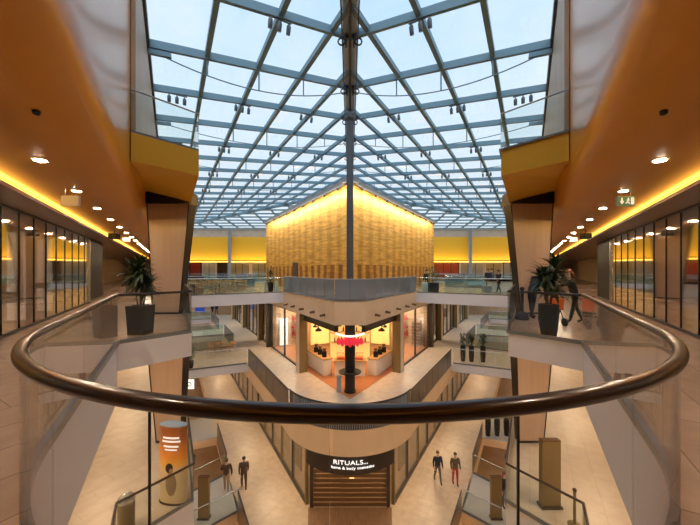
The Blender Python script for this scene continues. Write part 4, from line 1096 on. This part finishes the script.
for side in (1, -1):
    n = 14; s_0 = 14.5; stp = 1.95
    for k in range(n):
        s = s_0+stp*k
        t = thing('shop_window', f'{ORD[k]} tall ground floor shop window from the shutter along the {SN[side]} arm', 'window', (*AS(-5.85, s+1, side), -10))
        b = MB(); b.abox(-5.86, -5.83, s+.07, s+stp-.07, -9.8, -6.2, side); b.build('glass_pane', M['clearshop'], t)
        b = MB(); b.abox(-5.95, -5.8, s-.06, s+.06, -10, -6.12, side); b.build('mullion', M['frame'] if k % 2 else M['totemolive'], t)
        b = MB(); b.abox(-5.95, -5.8, s+.07, s+stp-.07, -10, -9.8, side); b.build('sill', M['frame'], t)
        b = MB(); b.abox(-6.5, -6.4, s+.25, s+stp-.25, -9.8, -6.6, side); b.build('display_panel', M[('interior_warm', 'totemolive', 'interior_warm', 'cream')[k % 4]], t)
    struct_box('wall_'+SN[side], M['interior_warm'], [(-8.3, -8.2, 15.2, 60, -10, -6.12, side)])

# ------------------------------------------------------------------ totems and bins
def totem_ad(label, x, y, zf, rz):
    t = thing('advertising_totem', label, 'sign', (x, y, zf))
    def ell(z, a, bb, n=24): return [(x+(a*cos(2*pi*i/n))*cos(rz)-(bb*sin(2*pi*i/n))*sin(rz), y+(a*cos(2*pi*i/n))*sin(rz)+(bb*sin(2*pi*i/n))*cos(rz)) for i in range(n)]
    b = MB(); b.prism(ell(0, .42, .17), zf+.05, zf+2.2); o = b.build('totem_body', M['adprint'], t, smooth=True)
    b = MB(); b.prism(ell(0, .42, .17), zf+2.2, zf+2.23); b.build('top_cap', M['totemtop'], t)
    b = MB(); b.prism(ell(0, .44, .19), zf, zf+.05); b.build('foot', M['railsteel'], t)
    return t
def adprint():
    m = mat('advert_print', (.8, .35, .05), .35, coat=.4); N, L, b = nodes(m)
    tc = N.new('ShaderNodeTexCoord'); sx = N.new('ShaderNodeSeparateXYZ'); L.new(tc.outputs['Object'], sx.inputs[0])
    r = N.new('ShaderNodeValToRGB'); cr = r.color_ramp
    cr.elements[0].position = .0; cr.elements[0].color = (.75, .62, .4, 1); cr.elements[1].position = 1; cr.elements[1].color = (.30, .09, .02, 1)
    for p, c in ((.45, (.75, .58, .36, 1)), (.52, (.85, .48, .08, 1)), (.62, (.8, .30, .03, 1)), (.85, (.36, .12, .03, 1))):
        e = cr.elements.new(p); e.color = c
    mr = N.new('ShaderNodeMapRange'); mr.inputs['From Max'].default_value = 2.2; L.new(sx.outputs[2], mr.inputs[0]); L.new(mr.outputs[0], r.inputs[0]); L.new(r.outputs[0], b.inputs['Base Color'])
    return m
M['adprint'] = adprint()
tx, ty = -5.08, 8.95
t = totem_ad('orange advertising totem with a pale elliptical top on the lower left platform', tx, ty, -5, radians(-8))
for k, (z, w, dz) in enumerate(((-3.12, .24, .05), (-3.22, .27, .05), (-3.36, .22, .05), (-3.45, .18, .04))):
    b = MB(); n = 6
    pts = []
    for i in range(n+1):
        X = -.02-w+2*w*i/n*1.0+.06; Yo = -.175*sqrt(max(.02, 1-(X/.42)**2)); pts.append((tx+X*cos(radians(-8))-Yo*sin(radians(-8)), ty+X*sin(radians(-8))+Yo*cos(radians(-8))))
    b.strip(pts, -.006, z+.0, z+dz); b.build('white_print', M['exitwhite'], t)
b = MB(); b.ball((tx-.02, ty-.175, -3.95), .11, .02, .14); b.build('printed_head', M['hairdark'], t)
b = MB(); b.ball((tx+.02, ty-.175, -4.0), .07, .022, .1); b.ball((tx+.03, ty-.17, -4.4), .16, .03, .34); b.build('printed_figure', M['tancloth'], t)
def totem_plain(label, x, y, zf, w, h, rz=0):
    t = thing('totem', label, 'sign', (x, y, zf))
    b = MB(); b.box(x-w/2, x+w/2, y-.08, y+.08, zf+.06, zf+h); b.build('totem_body', M['totemolive'], t)
    b = MB(); b.box(x-w/2-.03, x+w/2+.03, y-.14, y+.14, zf, zf+.06); b.build('foot', M['railsteel'], t)
    b = MB(); b.box(x-w/2, x+w/2, y-.085, y+.085, zf+h, zf+h+.03); b.build('top_cap', M['bronze'], t)
totem_plain('plain olive back of a totem on the lower right platform', 5.62, 8.75, -5, .52, 1.86)
totem_plain('slim olive totem on the right ground floor bridge', 6.85, 14.6, -10, .5, 1.95)
totem_plain('slim olive totem on the left ground floor bridge', -6.85, 14.6, -10, .5, 1.95)
x, y = -5.72, 7.95
t = thing('litter_bin', 'round litter bin with a silver top by the lower left glass balustrade', 'bin', (x, y, -5))
b = MB(); b.lathe([(.17, 0), (.19, .04), (.19, .72), (.17, .75)], x, y, -5, 20); b.build('bin_body', M['totemolive'], t, smooth=True)
b = MB(); b.lathe([(.19, 0), (.2, .06), (.15, .14), (.05, .17)], x, y, -4.25, 20); b.build('lid', M['railpale'], t, smooth=True)
x, y = 5.85, 8.1
t = thing('stanchion', 'thin dark queue post on the lower right platform next to the totem', 'post', (x, y, -5))
b = MB(); b.tube([(x, y, -5), (x, y, -4.1)], .035, 10); b.build('upright', M['totemolive'], t)
b = MB(); b.lathe([(.16, 0), (.16, .02), (.04, .05)], x, y, -5, 16); b.build('base', M['totemolive'], t)
b = MB(); b.ball((x, y, -4.08), .05, .05, .05); b.build('cap', M['black'], t)
# signs on the lower left
x, y = -8.55, 16.5
t = thing('direction_sign', 'white sign with green symbols below the lower left footbridge', 'sign', (x, y, -6.3))
d = 22.0; X = (186.5-350)/F*d; Y = d
t.location = (X, Y, -6.1)
b = MB(); b.box(X-.52, X+.52, Y-.04, Y+.04, -6.75, -6.1); b.build('sign_board', M['whitelit'], t)
b = MB()
for dx in (-.22, .24):
    pts = [(X+dx+.13*cos(a*pi/6), Y-.06, -6.42+.13*sin(a*pi/6)) for a in range(12)]; b.tube(pts, .035, 6, closed=True)
b.build('green_symbols', M['exitgreen'], t)
for dx in (-.4, .4):
    b = MB(); b.tube([(X+dx, Y, -6.1), (X+dx, Y, -5.55)], .02, 6); b.build('hanger', M['grey'], t)
d = 46; X = (200-350)/F*d
t = thing('shop_banner', 'small blue banner far off on the lower left gallery', 'sign', (X, d, -5))
b = MB(); b.box(X-.7, X+.7, d-.04, d+.04, -4.6, -3.9); b.build('banner', M['bluesign'], t)
for dx in (-.6, .6):
    b = MB(); b.bar((X+dx, d, -5), (X+dx, d, -3.9), .05, .05, False); b.build('leg', M['grey'], t)
# seating on the second lower footbridge, left
ch2 = None
for k, (px, py) in enumerate(((211, 356), (218, 355.5), (225, 355), (232, 355))):
    d = 6.65*F/(py-4-270); X = (px-350)/F*d
    o = copy_tree(ch, (X, d, -5), rng.uniform(0, 6), f'{ORD[k]} wooden chair from the left behind the lower left footbridge'); o['group'] = 'wooden chairs on the lower left gallery'

# ------------------------------------------------------------------ lights, world, camera
def area(name, loc, sx, sy, e, col, rot=(0, 0, 0), shape='RECTANGLE', spread=180):
    l = bpy.data.lights.new(name, 'AREA'); l.shape = shape; l.size = sx; l.size_y = sy; l.energy = e; l.color = col; l.spread = radians(spread)
    o = bpy.data.objects.new(name, l); COL.objects.link(o); o.location = loc; o.rotation_euler = rot; return o
WARM = (1, .72, .45); WARMER = (1, .60, .28)
for side in (1, -1):
    rz = -side*radians(30)
    # downlights in the gold ceiling
    # cove light
    x, y = AS(2.84, 14, side); area('cove_lamp', (x, y, 3.41), .07, 40, 150, (1, .55, .10), (0, side*radians(82), rz) if False else (0, 0, 0))
    COL.objects.unlink(bpy.context.scene.objects[-1]) if False else None
    # lamps under the slabs of the lower galleries
    for zc, e in ((-.66, 150), (-5.85, 150), (-10.75, 170)):
        for s in (4, 10, 17, 26, 38, 50):
            p = AS3(2.6, s, zc, side); area('gallery_lamp', p, .6, 2.4, e, WARM, (0, 0, rz))
    # lamps in the core gallery and shops
    for s in (14.5, 20, 27, 35, 44):
        p = AS3(-5.5, s, -6.14, side); area('walkway_lamp', p, .25, 2.5, 120, WARM, (0, 0, rz))
    for s in (21.9, 25.3, 31, 40):
        p = AS3(-9.2, s, -1.2, side); area('shop_lamp', p, 1.2, 1.2, 230, (1, .80, .58), (0, 0, rz))
    p = AS3(-8.9, 18.8, -1.22, side); area('cafe_lamp', p, .8, .8, 110, WARMER, (0, 0, rz))
    for s in (17, 23, 29, 37):
        p = AS3(-7.1, s, -6.16, side); area('window_lamp', p, .8, 2.5, 70, WARMER, (0, 0, rz))
for o in [o for o in SC.objects if o.name.startswith('cove_lamp')]:
    side = 1 if o.location.x > 0 else -1
    o.matrix_world = Matrix.Translation(o.location) @ Matrix.Rotation(-side*radians(30), 4, 'Z') @ Matrix.Rotation(radians(90+25)*side*-1 if False else side*radians(90+20), 4, 'Y')
area('cafe_lamp', (0, 18.4, -1.22), .8, .8, 90, WARMER)
area('shop_lamp', (0, 17, -6.2), 2, 2, 22, WARMER)
for (X, Y, side, ln) in WASH:
    o = area('cornice_wash_lamp', (X, Y, 6.9), .12, ln-1, 620, (1, .80, .50), spread=160)
    o.matrix_world = Matrix.Translation(o.location) @ Matrix.Rotation(-side*radians(30), 4, 'Z') @ Matrix.Rotation(side*radians(28), 4, 'Y')
for X in (-24, 0, 24):
    o = area('band_wash_lamp', (X, 58.2, 3.1), 22, .15, 300, (1, .70, .35), (radians(180-25), 0, 0))
for X in (-20, 0, 20): area('far_lamp', (X, 62.5, 3.2), 10, 1, 350, WARM)
for X in (-7, 7): area('basement_lamp', (X, 17, -10.76), 1.5, 1.5, 150, WARM)

w = bpy.data.worlds.new('sky'); SC.world = w; w.use_nodes = True; N = w.node_tree.nodes; L = w.node_tree.links
bg = N['Background']; tc = N.new('ShaderNodeTexCoord'); sx = N.new('ShaderNodeSeparateXYZ'); L.new(tc.outputs['Generated'], sx.inputs[0])
r = N.new('ShaderNodeValToRGB'); cr = r.color_ramp
cr.elements[0].position = .05; cr.elements[0].color = (.93, .97, 1, 1); cr.elements[1].position = .85; cr.elements[1].color = (.42, .67, .90, 1)
e = cr.elements.new(.35); e.color = (.80, .91, 1, 1)
L.new(sx.outputs[2], r.inputs[0])
n = N.new('ShaderNodeTexNoise'); n.inputs['Scale'].default_value = 3.5; n.inputs['Detail'].default_value = 6; L.new(tc.outputs['Generated'], n.inputs[0])
r2 = N.new('ShaderNodeValToRGB'); r2.color_ramp.elements[0].position = .42; r2.color_ramp.elements[0].color = (0, 0, 0, 1); r2.color_ramp.elements[1].position = .75; r2.color_ramp.elements[1].color = (.6, .6, .6, 1); L.new(n.outputs[0], r2.inputs[0])
mx = N.new('ShaderNodeMix'); mx.data_type = 'RGBA'; L.new(r2.outputs[0], mx.inputs[0]); L.new(r.outputs[0], mx.inputs[6]); mx.inputs[7].default_value = (.95, .97, 1, 1)
L.new(mx.outputs[2], bg.inputs[0]); bg.inputs[1].default_value = 1.15

sl = bpy.data.lights.new('sky_fill_sun', 'SUN'); sl.energy = 2.2; sl.angle = radians(80); sl.color = (.93, .96, 1)  # added soft fill from behind the camera, brightens the void beyond the sky
so = bpy.data.objects.new('sky_fill_sun', sl); COL.objects.link(so); so.location = (0, 0, 30); so.rotation_euler = (radians(32), 0, 0)
cam = bpy.data.cameras.new('camera'); co = bpy.data.objects.new('camera', cam); COL.objects.link(co); SC.camera = co
co.location = (0, 0, EYE); co.rotation_euler = (radians(90), 0, 0)
cam.sensor_width = 36; cam.lens = 36*F/700; cam.shift_y = 7.5/700; cam.clip_start = .05; cam.clip_end = 300
vs = SC.view_settings; vs.view_transform = 'Standard'; vs.look = 'None'; vs.gamma = 1; vs.exposure = 0.0; vs.use_curve_mapping = False
cy = SC.cycles; cy.max_bounces = 8; cy.transparent_max_bounces = 24; cy.diffuse_bounces = 4; cy.glossy_bounces = 4; cy.use_denoising = True
cy.sample_clamp_indirect = 4.0; cy.caustics_reflective = False; cy.caustics_refractive = False
